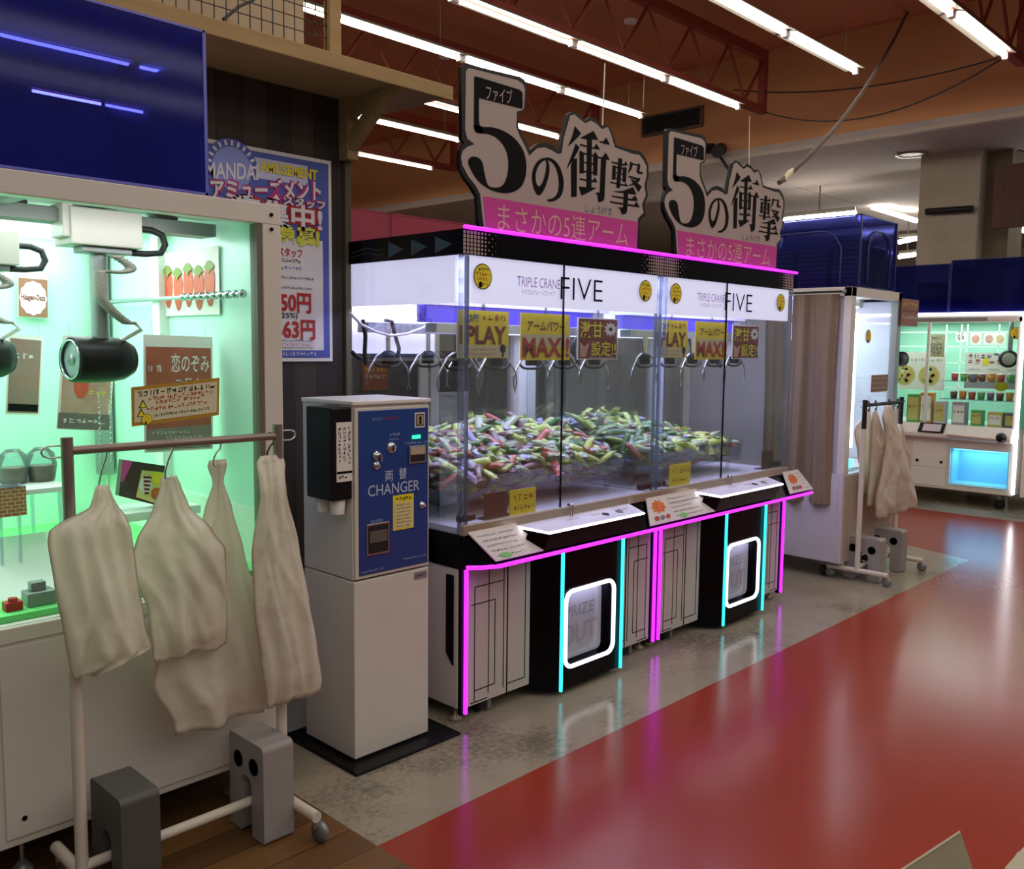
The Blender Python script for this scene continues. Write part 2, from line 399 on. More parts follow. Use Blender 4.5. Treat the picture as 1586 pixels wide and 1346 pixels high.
ROWS = [  # y, x of the far end, count, how the row is told apart
    (2.40, 8.16, 6, 'in the row ending at the upper right corner'),
    (3.45, 7.76, 7, 'in the row hung from white rods at upper right'),
    (4.78, 8.12, 7, 'in the long row passing above both signs'),
    (5.70, 7.78, 7, 'in the row touching the left sign top'),
    (6.95, 7.93, 6, 'in the row behind the left sign digit'),
    (7.92, 7.29, 4, 'in the row right of the shelf bracket'),
    (9.42, 8.18, 4, 'in the farthest row beyond the shelf bracket')]
ORD = ['farthest', 'second farthest', 'third farthest', 'fourth farthest', 'fifth farthest', 'sixth farthest', 'nearest']
for y, xe, n, d in ROWS:
    for k in range(n):
        o = FX if not used else copy_tree(FX); used = True
        o.location = (xe - 0.63 - 1.26*k, y, 3.85); o['label'] = 'tube light, %s %s' % (ORD[k], d)
    if y not in TY:
        for k in range(0, n, 2):
            x = xe - 0.63 - 1.26*k + 0.4
            rd = MB().cyl((x, y, 3.905), (x, y, 4.75), 0.003, GREYM, seg=6).lathe([(0.001,-0.03),(0.06,-0.028),(0.07,0.0)], (x, y, 4.75), (0,0,1), WHITE2, 16)
            tag(rd.build('suspension_rod'), 'white rod with disc, %s %s' % (ORD[k], d), 'rod', 'rods holding the tube lights')
# tubes under the far low ceiling
for k, (a, b2, lab) in enumerate((((1352,321),(1420,342),'slanting tube light far behind, left of the pale column'),
                                  ((1215,341),(1325,330),'long tube light above the tall blue box on the back cabinet'),
                                  ((1555,358),(1586,356),'short tube light right of the pale column under the dark panel'),
                                  ((1392,375),(1420,369),'far tube light low left of the pale column, upper of two'),
                                  ((1392,398),(1418,394),'far tube light low left of the pale column, lower of two'))):
    z = (3.3, 3.3, 2.95, 2.9, 2.7)[k]
    X = (13.5, 11.5, 12.5, 15, 16)[k]
    A = QX(*a, X); B = QX(*b2, X)
    if k == 0: B = QX(*b2, X+1.0)
    g = thing('ceiling_light', lab, 'light', (A+B)/2, 'tube lights under the far low ceiling')
    MB().tube([A, B], 0.035, TUBE_M, 8).build('tube', g)
    MB().box(min(A.x,B.x)-0.02, max(A.x,B.x)+0.02, min(A.y,B.y), max(A.y,B.y), max(A.z,B.z)+0.03, max(A.z,B.z)+0.08, REFL).build('housing', g)
    MB().cyl(((A.x+B.x)/2, (A.y+B.y)/2, max(A.z,B.z)+0.08), ((A.x+B.x)/2, (A.y+B.y)/2, ZS), 0.01, REFL, seg=6).build('hanger', g)

# --- vent, cables, small ceiling things --------------------------------------
v = thing('air_vent', 'black slatted air vent on the orange wall between the two signs', 'vent', (9.29, 6.36, 4.17))
MB().box(9.26, 9.30, 5.93, 6.79, 4.06, 4.30, pm('vent_frame', '57473a', 0.6)).build('frame', v)
MB().box(9.25, 9.262, 5.965, 6.755, 4.085, 4.275, BLACKM).build('backing', v)
sl = MB()
for k in range(7):
    z = 4.10 + k*0.0255; sl.quad([(9.235,5.965,z),(9.235,6.755,z),(9.252,6.755,z+0.014),(9.252,5.965,z+0.014)], pm('vent_slat', '2a2522', 0.5) if k == 0 else sl.mats[0])
sl.build('slats', v)
def cable(name, label, pts, r, mat, cat='cable'):
    n = 14; P = []
    a, b2, sag = Vector(pts[0]), Vector(pts[1]), pts[2]
    for i in range(n+1):
        t = i/n; p = a.lerp(b2, t); p.z -= sag*4*t*(1-t); P.append(p)
    return tag(MB().tube(P, r, mat, 6).build(name), label, cat)
ROPE = pm('grey_cord', '5a5048', 0.8, 0.2, 40)
cable('power_cable', 'thick grey twisted cable slanting from the ceiling to the right sign', (QZ(1405,20,4.74), QY(1207,283,2.63), 0.16), 0.015, ROPE)
pl = MB(); A = QY(1228,262,2.66); B = QY(1215,280,2.64); pl.tube([A, A.lerp(B,.35), A.lerp(B,.65), B], [0.008,0.02,0.02,0.010], pm('cream_plug','c8c2a0',0.5), 10)
tag(pl.build('cable_connector'), 'cream plug at the lower end of the thick grey cable', 'plug')
cable('wire', 'upper thin black wire sagging between two truss ends', (QX(1135,139,8.55), QX(1545,90,8.5), 0.12), 0.007, BLACKM)
cable('wire', 'lower thin black wire sagging between two truss ends', (QX(1160,165,8.55), QX(1550,92,8.5), 0.30), 0.007, BLACKM)
cable('hanging_string', 'white string holding up the larger left sign', (QY(937,98,2.62), QY(933,197,2.62), 0.0), 0.003, PAPER, 'string')
cable('hanging_string', 'thin string above the smaller right sign', (QY(1161,180,2.62), QY(1160,262,2.62), 0.0), 0.0022, PAPER, 'string')
cable('hanging_wire', 'thin wire hanging from the far end of the tube row beside the vent', (QY(998,118,5.70), QY(996,168,5.70), 0), 0.006, PAPER, 'wire')
dn = thing('downlight', 'round recessed downlight in the grey low ceiling', 'light', QZ(1412,239,ZS))
p = QZ(1412,239,ZS)
MB().lathe([(0.13,-0.012),(0.17,-0.012),(0.17,0.0)], p, (0,0,1), GREYM).build('rim', dn)
MB().disc(p-Vector((0,0,0.006)), (1,0,0), (0,1,0), 0.13, 0.13, WHITE2).build('lens', dn)
hs = thing('access_hatch', 'square hatch outlined in the low ceiling above the pale column', 'hatch', QZ(1535,246,ZS))
p = QZ(1530,250,ZS); e = MB()
for (a, b2, c2, d2) in ((-.45,.45,-.4,-.385),(-.45,.45,.385,.4),(-.45,-.435,-.4,.4),(.435,.45,-.4,.4)):
    e.box(p.x+c2, p.x+d2, p.y+a, p.y+b2, ZS-0.006, ZS-0.0005, INK)
e.build('hatch_frame', hs)
MB().box(p.x-.38, p.x+.38, p.y-.43, p.y+.43, ZS-0.004, ZS-0.0005, LOWC).build('hatch_panel', hs)
sp = thing('spot_light', 'small black twin spotlight above the smaller right sign', 'light', QX(1120,232,9.25))
p = QX(1120,232,9.25); q = QX(1104,230,9.2)
MB().cyl(p+Vector((-.05,0,0)), p+Vector((-.2,-.05,-.06)), 0.07, BLACKM).build('lamp_head', sp)
MB().cyl(q, q+Vector((-.15,.05,-.02)), 0.06, BLACKM).build('lamp_head', sp)
MB().tube([p+Vector((0.04,0,0)), p, q+Vector((0,0,.03)), QX(1128,262,9.25)], 0.018, BLACKM).build('stem', sp)

# --- wooden shelf with wire mesh over the plank wall ------------------------
s = thing('wall_shelf', 'long pine shelf board with triangular bracket over the dark plank wall', 'shelf', (2.0, 3.28, 2.53))
MB().box(-0.6, 2.62, 2.90, 3.34, 2.533, 2.563, PINE).build('shelf_board', s, 0.003)
MB().box(-0.6, 2.62, 2.885, 2.90, 2.515, 2.572, PINE).build('front_rail', s, 0.003)
MB().prism([(2.33,3.27,2.28),(2.33,3.27,2.36),(2.33,2.98,2.533),(2.33,2.92,2.533)], (0.045,0,0), PINE).build('brace', s)
MB().box(2.325, 2.38, 3.22, 3.28, 2.28, 2.533, PINE).build('bracket_post', s)
MB().prism([(2.35,3.25,2.42),(2.35,3.25,2.53),(2.35,3.02,2.53)], (0.01,0,0), PINE).build('gusset', s)
g = thing('wire_mesh_panel', 'black wire mesh panel with pine posts standing on the pine shelf', 'mesh', (1.6, 2.95, 2.572))
wm = MB(); WIRE = pm('black_wire', '1a1613', 0.5)
for k in range(34): wm.box(0.55+k*0.045, 0.553+k*0.045, 2.95, 2.953, 2.575, 3.05, WIRE)
for k in range(11): wm.box(0.55, 2.04, 2.947, 2.95, 2.59+k*0.045, 2.593+k*0.045, WIRE)
wm.build('mesh', g)
for x in (2.04, 1.26, 0.5): MB().box(x, x+0.05, 2.93, 2.97, 2.563, 3.05, PINE).build('post', g)
c = MB(); c.box(0.4, 2.13, 3.24, 3.28, 2.563, 3.2, pm('pale_plywood', 'a8967a', 0.7, 0, 2.5, col2='c0b095', stretch=(6,1,1)))
tag(c.build('plywood_sheet'), 'pale plywood sheet standing behind the black wire mesh', 'board')
c = MB(); pA = QY(393,0,3.1); pB = QY(346,30,3.0); c.tube([pA, (pA+pB)/2+Vector((0,0,.01)), pB], 0.006, BLACKM, 6)
tag(c.build('hanging_wire'), 'short black cord leaning behind the wire mesh', 'cord')
# ================================================================== the two long crane cabinets
PINK = em('pink_neon', 'd024f0', 2.7)
TEAL = em('teal_neon', '2fd0d8', 2.0)
HEAD = em('lit_white_header', 'dcd6ff', 0.95, 'ffffff')
LAV = pm('lavender_white_plastic', 'd6d3e6', 0.4, 0.02, 5)
PURPLE = em('purple_strip', '4a3ad0', 0.55)
DOORW = pm('pale_cabinet_door', 'c9c0bb', 0.35, 0.03, 4)
FROST = pane('frosted_flap', 'd8d8e4', 0.5, 0.1, 0.85, 'dcdce8')
NICE = pm('black_gloss', '050409', 0.22, 0.1, 5, spec=0.16)
DOT = pm('grey_dots', 'a99792', 0.5, 0.05, 8)
DKTEAL = pm('dark_teal_print', '35505c', 0.5, 0.1, 8)
STICK_Y = pm('yellow_sticker', 'f0e030', 0.5, 0.08, 12)
RAIL = pm('champagne_rail', 'a89a86', 0.35, 0.04, 8, metal=0.3)
PRINT_OR = pm('orange_print', 'd9822a', 0.5, 0.25, 40, col2='b5361d')
PRINT_RD = pm('red_brown_print', 'a83a35', 0.5, 0.1, 30)
LIL = pm('lilac_ink', '9a6ab8', 0.5, 0.05, 10)
YF, YB = 2.54, 3.50
POSTA = ACRYL

def round_sticker(mb, c, u, n, r, seed):
    c = Vector(c); u = Vector(u); n = Vector(n)
    mb.disc(c, u, UZ, r, r*1.0, INK); mb.disc(c+n*0.0008, u, UZ, r*0.92, r*0.92, STICK_Y)
    for k in range(3):
        wd = r*(1.0, 1.4, 1.25)[k]
        mb.scribble(c + n*0.0016 - u*wd/2 + UZ*(r*(0.42-0.36*k)), u, UZ, wd, r*0.26, INK if k == 0 else RED, seed+k)
    mb.disc(c + n*0.0016 - u*r*0.25 - UZ*r*0.62, u, UZ, r*0.2, r*0.24, INK, 14)
    mb.scribble(c + n*0.0016 - UZ*r*0.72, u, UZ, r*0.5, r*0.26, INK, seed+7)

TRAYA = pane('tray_acrylic', 'eef1f4', 0.12, 0.04, 0.012, 'd8dce6')
FAINT = pm('faint_grey_print', '9c9ca8', 0.5, 0.05, 8)
BOARDP = pm('board_paper', 'cfc7c4', 0.4, 0.05, 20)
def five(i):
    ACRYL = POSTA
    x0 = 2.36 + 1.32*i; x1 = x0 + 1.32
    r = thing('crane_game_cabinet', ('long white claw cabinet with pink and teal neon, nearer one beside the change machine',
              'long white claw cabinet with pink and teal neon, the farther one beside the beige curtain')[i],
              'arcade machine', (x0+0.66, 3.02, 0), 'white claw cabinets with pink and teal neon')
    P = lambda mb, n, bev=0.0, par=None: mb.build(n, par or r, bev)
    # ---- cabinet body
    b = MB(); b.box(x0+0.004, x1-0.004, 2.562, YB, 0.06, 0.63, WHITE); P(b, 'body', 0.004)
    if i == 0:
        t = MB(); t.prism([(x0+0.002,2.585,0.60),(x0+0.002,2.625,0.60),(x0+0.002,2.625,0.28),(x0+0.002,2.585,0.235)], (-0.006,0,0), NICE)
        P(t, 'side_trim')
    # ---- black centre with prize outlet
    xa, xb = x0+0.50, x0+0.925; ya = 2.462; oz0, oz1 = 0.122, 0.452; ox0, ox1 = x0+0.538, x0+0.868
    f = MB()
    f.prism([(x0+0.41,2.565,0.03),(xa,ya,0.03),(xa,2.565,0.03)], (0,0,0.61), NICE)
    f.box(xa, ox0, ya, 2.565, 0.03, 0.64, NICE); f.box(ox1, xb, ya, 2.565, 0.03, 0.64, NICE)
    f.box(ox0, ox1, ya, 2.565, oz1, 0.64, NICE); f.box(ox0, ox1, ya, 2.565, 0.03, oz0, NICE)
    f.prism([(xb,ya,0.03),(x0+0.955,2.565,0.03),(xb,2.565,0.03)], (0,0,0.61), NICE)
    P(f, 'front_panel')
    o = MB(); cx, cz = (ox0+ox1)/2, (oz0+oz1)/2
    o.tube([(cx+p, ya-0.004, cz+q) for p, q in rrect(0.335, 0.335, 0.045)], 0.0095, em('white_neon', 'f4f8ff', 1.6) if i == 0 else bpy.data.materials['white_neon'], 8, closed=True)
    ofr = P(o, 'outlet_ring')
    fl = MB(); pts = rrect(0.30, 0.31, 0.03)
    fl.prism([(cx-0.012+p, ya+0.045, cz+q) for p, q in pts], (0,0.006,0), FROST)
    fl.text('PRIZE', (cx-0.015, ya+0.043, cz+0.03), UX, UZ, 0.075, FAINT, 'c', 0.20)
    fl.text('OUT', (cx-0.015, ya+0.043, cz-0.095), UX, UZ, 0.13, FAINT, 'c', 0.235)
    P(fl, 'outlet_flap', par=ofr)
    bk = MB(); bk.box(ox0, ox1, 2.55, 2.56, oz0, oz1, LAV); P(bk, 'outlet_back', par=ofr)
    area('outlet_light', (cx, 2.535, oz1-0.02), 0.25, 0.03, 0.25*LED, 'eef2ff', (0, 0, 0), r)
    # ---- neon bars
    for x in (x0+0.022, x1-0.022):
        P(MB().tube([(x, 2.535, 0.045), (x, 2.535, 0.632)], 0.0085, PINK, 8), 'pink_neon_bar')
        P(MB().box(x-0.016, x+0.016, 2.542, 2.564, 0.04, 0.63, BLACK), 'neon_channel')
    for x in (xa+0.004, xb-0.002):
        P(MB().tube([(x, 2.452, 0.028), (x, 2.452, 0.636)], 0.0078, TEAL, 8), 'teal_neon_bar')
    # ---- doors with line pattern
    def door(a, b2, mirror):
        d = MB(); d.box(a, b2, 2.548, 2.563, 0.062, 0.628, DOORW)
        wd = b2 - a
        def X(t): return a + wd*((1-t) if mirror else t)
        def vl(t, za, zb, th=0.0035): d.box(X(t)-th/2, X(t)+th/2, 2.5465, 2.549, za, zb, INK)
        def hl(t0, t1, z): q = sorted((X(t0), X(t1))); d.box(q[0]-0.0017, q[1]+0.0017, 2.5465, 2.549, z-0.0017, z+0.0017, INK)
        vl(0.62, 0.062, 0.628, 0.006); vl(0.32, 0.09, 0.628)
        hl(0.10, 0.56, 0.545); vl(0.10, 0.075, 0.545); vl(0.56, 0.09, 0.60); hl(0.56, 0.92, 0.60); vl(0.92, 0.10, 0.60)
        hl(0.05, 0.42, 0.475); vl(0.42, 0.12, 0.475); hl(0.10, 0.42, 0.12); hl(0.62, 0.92, 0.10); hl(0.05, 0.30, 0.072)
        return d
    dl = P(door(x0+0.045, x0+0.405, False), 'cabinet_door')
    dr = P(door(x0+0.958, x1-0.045, True), 'cabinet_door')
    k = MB(); k.box(x0+0.985, x0+1.005, 2.53, 2.548, 0.40, 0.52, BLACK); k.cyl((x0+0.995,2.53,0.42),(x0+0.995,2.545,0.42),0.012,CHROME); P(k, 'door_handle', par=dr)
    # ---- counter
    w = 0.0 if i == 0 else 0.15
    c = MB()
    zt, zn = 0.768, 0.646
    c.box(x0, x1, 2.54, YB, 0.63, 0.765, NICE)
    xl = x0+0.10 if i == 0 else x0
    prof = [(2.54,zt),(2.45,zn+0.006),(2.45,zn-0.012),(2.54,0.632)]
    c.prism([(xl, y, z) for y, z in prof], (x1+w-xl, 0, 0), NICE)
    if i == 0: c.prism([(x0,2.54,zt),(xl,2.54,zt),(xl,2.45,zn+0.006),(x0,2.52,zn+0.006)], (0,0.01,-0.02), NICE)
    if i == 1: c.prism([(x1,2.54,0.76),(x1+w,2.54,0.76),(x1+w,2.60,0.76),(x1,2.75,0.76)], (0,0,-0.10), NICE)
    P(c, 'counter')
    pts = [(x0,2.512,zn-0.002),(x0+0.05,2.475,zn-0.003),(xl+0.02,2.446,zn-0.003),(x1,2.446,zn-0.003)] if i == 0 else [(x0,2.446,zn-0.003),(x1+w,2.446,zn-0.003)]
    P(MB().tube(pts, 0.0085, PINK, 8), 'pink_neon_bar')
    P(MB().box(x0, x1, 2.528, 2.552, 0.765, 0.806, RAIL), 'bottom_rail', 0.003)
    # control deck with lit edge
    dk = MB(); zz = 0.752
    top = [(x0+0.29,2.53,zz+0.018),(x0+0.36,2.405,zz),(x0+1.01,2.405,zz),(x0+1.06,2.53,zz+0.018)]
    dk.prism(top, (0,0,-0.012), LAV)
    for q in range(3): dk.scribble((x0+0.55+0.17*q, 2.47, zz+0.0105), UX, (0,0.99,0.14), 0.10, 0.016, GREY_INK if q < 2 else INK, 11*q+i)
    dk.disc((x0+0.80,2.46,zz+0.0105),(1,0,0),(0,0.99,0.14),0.018,0.018,BLACK); dk.disc((x0+0.90,2.46,zz+0.0105),(1,0,0),(0,0.99,0.14),0.018,0.018,GREY_INK)
    d2 = P(dk, 'control_deck')
    P(MB().tube([(p[0], p[1]-0.003, p[2]-0.006) for p in top], 0.0042, WHITE_LED, 6), 'edge_light', par=d2)
    P(MB().prism([(x0+0.30,2.47,zz-0.010),(x0+0.37,2.41,zz-0.012),(x0+1.0,2.41,zz-0.012),(x0+1.05,2.47,zz-0.010)], (0,0.03,-0.075), NICE), 'deck_skirt', par=d2)
    # sloping printed boards
    def board(bl, br, tl, tr, splash, seed):
        m = MB(); B0, B1 = Vector((bl,2.444,0.664)), Vector((br,2.444,0.664)); T0, T1 = Vector((tl,2.532,0.775)), Vector((tr,2.532,0.775))
        n = (B1-B0).cross(T0-B0).normalized(); n = n if n.z > 0 else -n
        m.prism([B0,B1,T1,T0], n*0.006, BOARDP)
        L = lambda a, t: (B0.lerp(B1,a)).lerp(T0.lerp(T1,a), t) + n*0.0072
        V = (T0-B0).normalized(); wd = (B1-B0).length; ht = (T0-B0).length
        rn = random.Random(seed)
        if splash:
            s0, s1 = splash
            cpt = [L(s0+(s1-s0)*(0.5+0.5*math.cos(a)*(1 if k % 2 else 0.75)), 0.62+0.27*math.sin(a)*(1 if k % 2 else 0.7)) for k, a in enumerate([2*PI*q/18 for q in range(18)])]
            m.quad(cpt, PRINT_OR)
            for q in range(3): m.disc(L(s0+(s1-s0)*(0.2+0.3*q), 0.2)+n*0.0004, UX, V, 0.02, 0.014, PRINT_RD if q != 1 else GREY_INK, 12)
        a0 = (splash[1]+0.03) if splash else 0.08
        for q in range(5):
            m.scribble(L(a0, 0.10+0.17*q), UX, V, wd*(0.95-a0)*rn.uniform(0.5,1.0), 0.011, INK if q % 2 else GREY_INK, seed+q)
        if not splash:
            m.disc(L(0.25,0.12)+n*0.0002, UX, V, 0.03, 0.014, pm('green_print', '6db36a', 0.5), 14)
        return m
    if i == 0:
        P(board(2.452, 2.742, 2.38, 2.65, None, 3), 'instruction_board')
        P(board(3.478, 3.68, 3.56, 3.68, (0.15, 0.98), 5), 'instruction_board')
    else:
        P(board(3.68, 4.05, 3.68, 4.0, None, 9), 'instruction_board')
        P(board(4.864, 5.15, 4.93, 5.12, (0.12, 0.62), 15), 'instruction_board')
    # ---- interior floor
    P(MB().box(x0+0.01, x1-0.01, 2.56, YB-0.01, 0.765, 0.790, LAV), 'play_floor')
    # ---- glass box
    gz0, gz1 = 0.80, 1.845
    for k in range(2):
        xs = (x0+0.03, x0+0.588, x0+0.594, x1-0.03)
        gp = P(MB().box(xs[2*k], xs[2*k+1], 2.545, 2.551, gz0, gz1, GLASS), 'front_glass')
    P(MB().box(x0+0.589, x0+0.593, 2.544, 2.552, gz0, gz1, INK), 'glass_seam')
    P(MB().box(x0+0.004, x0+0.010, 2.58, YB-0.06, 0.765, gz1, GLASS), 'side_glass')
    P(MB().box(x1-0.010, x1-0.004, 2.58, YB-0.06, 0.765, gz1, GLASS), 'side_glass')
    P(MB().box(x0+0.06, x1-0.06, YB-0.03, YB-0.024, gz0, gz1, GLASS), 'back_glass')
    for x in (x0+0.002, x1-0.034):
        P(MB().box(x, x+0.032, 2.54, 2.572, 0.765, gz1, ACRYL), 'corner_post', 0.004)
    for x in (x0+0.002, x1-0.068):
        P(MB().box(x, x+0.066, YB-0.07, YB, 0.765, gz1, WHITE2), 'rear_post', 0.004)
    lk = MB()
    for x in (x0+0.045, x1-0.085): lk.tube([(x-0.03,2.575,0.825),(x+0.05,2.575,0.825)], 0.016, BLACK, 10)
    P(lk, 'glass_lock')
    kn = MB(); kn.lathe([(0.0,-0.028),(0.011,-0.028),(0.011,-0.018),(0.006,-0.016),(0.006,0.0)], (x0+0.62, 2.53, 0.815), (0,1,0), CHROME, 12); kn.cyl((x0+0.62,2.505,0.77),(x0+0.62,2.505,0.82),0.007,CHROME); P(kn, 'glass_knob')
    # ---- lit header with print
    h = MB(); h.box(x0+0.036, x1-0.036, 2.553, 2.575, 1.665, 1.845, HEAD)
    h.text('FIVE', (x0+0.566, 2.5435, 1.700), UX, UZ, 0.142, INK, 'l', 0.285, -0.012)
    h.text('TRIPLE CRANE', (x0+0.30, 2.5435, 1.742), UX, UZ, 0.058, LIL, 'l', 0.262, -0.008)
    h.text('トリプルクレーンファイブ', (x0+0.33, 2.5435, 1.712), UX, UZ, 0.024, GREY_INK, 'l', 0.20)
    P(h, 'header_light')
    hs = MB(); hs.box(x0+0.012, x0+0.03, 2.60, YB-0.08, 1.665, 1.845, HEAD); P(hs, 'header_light')
    hs = MB(); hs.box(x0+0.07, x1-0.07, YB-0.10, YB-0.08, 1.56, 1.845, HEAD); P(hs, 'header_light')
    if i == 0: P(MB().box(x0+0.07, x0+0.60, YB-0.112, YB-0.10, 1.46, 1.62, HEAD), 'rear_light_panel')
    for j, x in enumerate((x0+0.098, x0+1.165)):
        m = MB(); round_sticker(m, (x+0.008, 2.5425, 1.767), UX, NY, 0.050, 40+j+5*i); P(m, 'round_sticker')
    # ---- roof with dotted fascia, pink top neon
    t = MB(); t.box(x0, x1, 2.545, YB, 1.845, 1.94, NICE)
    nx, nz = 26, 6
    for q in range(nx):
        for z in range(nz):
            d = min(q, nx-1-q)
            s = 0.0128*(1.0 - max(0, d-3.5)/7.5)
            if d > 6 and (q*7+z*3) % 2: continue
            if s < 0.003: continue
            xx = x0+0.010+0.0185*q if q < nx/2 else x1-0.010-0.0185*(nx-1-q); zz = 1.854+0.0150*z
            t.rect((xx, 2.5435, zz), UX, UZ, s, s*0.92, DOT)
    if i == 0:
        V = Vector((0,-1,0))
        for q in range(3):
            y = 2.99 - 0.145*q
            t.quad([(x0-0.001,y,1.856),(x0-0.001,y-0.10,1.885),(x0-0.001,y,1.922)], DKTEAL)
        for q in range(2):
            t.tube([(x0-0.001,3.24,1.872+0.02*q),(x0-0.001,3.17,1.880+0.02*q),(x0-0.001,3.12,1.884+0.02*q),(x0-0.001,3.07,1.872+0.02*q),(x0-0.001,3.02,1.872+0.02*q)], 0.0018, DKTEAL, 4)
    P(t, 'roof')
    P(MB().tube([(x0, 2.535, 1.946), (x1+(0.02 if i else 0), 2.535, 1.946)], 0.0075, PINK, 8), 'pink_neon_bar')
    area('cabinet_lamp', (x0+0.66, 2.95, 1.83), 1.1, 0.6, 17.0*LED, 'cdcdff', (0,0,0), r)
    P(MB().box(x0+0.08, x1-0.08, 2.62, 3.35, 1.834, 1.844, HEAD), 'ceiling_light_panel')
    # ---- crane gantry: purple beam, carriage bar, hoses, claws
    y = 2.84
    P(MB().box(x0+0.05, x1-0.22, y-0.03, y+0.03, 1.595, 1.665, PURPLE), 'purple_beam')
    P(MB().box(x0+0.05, x1-0.10, y-0.05, y+0.05, 1.665, 1.72, LAV), 'gantry_beam')
    P(MB().box(x0+0.10, x1-0.12, y-0.035, y+0.035, 1.555, 1.592, GREYM), 'carriage_bar')
    P(MB().box(x1-0.20, x1-0.12, y-0.03, y+0.03, 1.46, 1.72, LAV), 'gantry_bracket')
    hsb = MB(); hsb.tube([(x0+0.75,y+.03,1.57),(x0+0.78,y+.03,1.50),(x0+0.77,y+.03,1.44)], 0.016, BLACK, 8); hsb.tube([(x0+1.10,y+.05,1.54),(x0+1.06,y+.05,1.50),(x0+1.08,y+.05,1.43),(x0+1.12,y+.05,1.40)], 0.017, BLACK, 8); P(hsb, 'hose')
    def claw(cx, cy):
        hd = MB(); hd.cyl((cx,cy,1.45),(cx,cy,1.555),0.012,CHROME,seg=10); hd.lathe([(0.001,0.0),(0.03,0.0),(0.03,0.05),(0.018,0.06),(0.001,0.06)], (cx,cy,1.415), (0,0,1), BLACK, 14)
        hd.tube([(cx-0.085,cy,1.425),(cx-0.06,cy,1.406),(cx-0.03,cy,1.40),(cx+0.03,cy,1.40),(cx+0.06,cy,1.406),(cx+0.085,cy,1.425)], 0.006, BLACKM, 6)
        ch = P(hd, 'claw')
        for s in (-1, 1):
            a = MB(); a.tube([(cx+s*0.03,cy,1.47),(cx+s*0.065,cy,1.45),(cx+s*0.08,cy,1.425),(cx+s*0.105,cy-.004,1.40),(cx+s*0.120,cy-.004,1.365),(cx+s*0.122,cy-.004,1.335),(cx+s*0.110,cy-.004,1.295)], [0.005,0.005,0.0055,0.0048,0.0044,0.004,0.002], CHROME, 6)
            P(a, 'claw_arm', par=ch)
    for k in range(5): claw(x0+0.22+0.225*k, y-0.04)
    if i == 0:
        for k in range(3): claw(x0+0.24+0.24*k, 3.30)
        P(MB().box(x0+0.10, x0+0.95, 3.26, 3.34, 1.555, 1.60, GREYM), 'carriage_bar')
        cb = MB()
        pt = [QY(x, yy, 3.12) for x, yy in ((541,484),(560,503),(582,514),(605,520),(630,517),(655,508),(678,492),(690,480))]
        cb.tube(pt, 0.006, LAV, 6)
        for q in (((562,495),(566,520),(565,545),(567,565)), ((596,496),(607,498),(612,520),(618,540),(615,560)), ((545,545),(552,552),(560,556))):
            cb.tube([QY(x, yy, 3.16) for x, yy in q], 0.009, BLACKM, 6)
        P(cb, 'cable')
    # ---- snack tray on clear legs
    ACRYL = TRAYA
    ta, tb = (x0+0.06, x1-0.06) if i == 0 else (x0+0.05, x0+1.10)
    tr = MB()
    tr.box(ta, tb, 2.74, 3.40, 0.850, 0.856, ACRYL); tr.prism([(ta,2.70,0.955),(tb,2.70,0.965),(tb,2.74,0.85),(ta,2.74,0.85)], (0,0.006,0), ACRYL)
    tr.box(ta, tb, 3.40, 3.406, 0.85, 0.98, ACRYL); tr.box(ta, ta+0.006, 2.72, 3.40, 0.85, 0.965, ACRYL); tr.box(tb-0.006, tb, 2.72, 3.40, 0.85, 0.965, ACRYL)
    P(tr, 'clear_tray')
    lg = MB()
    for x in (ta+0.05, (ta+tb)/2, tb-0.05):
        for yy in (2.78, 3.34): lg.box(x-0.02, x+0.02, yy-0.003, yy+0.003, 0.79, 0.85, ACRYL)
    P(lg, 'tray_leg')
    # ---- wheels and feet
    for x in (x0+0.15, x1-0.20):
        m = MB(); m.box(x-0.02, x+0.02, 2.60, 2.64, 0.045, 0.062, GREYM); m.lathe([(0.001,-0.012),(0.026,-0.012),(0.028,-0.008),(0.028,0.008),(0.026,0.012),(0.001,0.012)], (x,2.60,0.029), (1,0,0), RUBBER, 16)
        m.box(x+0.025, x+0.045, 2.565, 2.585, 0.012, 0.05, GREYM); P(m, 'caster')
        P(MB().lathe([(0.001,0.0),(0.026,0.0),(0.026,0.014),(0.009,0.02),(0.009,0.062),(0.001,0.062)], (x0+0.03 if x < x0+0.6 else x1-0.05, 2.60, 0.0), (0,0,1), RAIL, 16), 'levelling_foot')
    return r
FIVES = [five(0), five(1)]

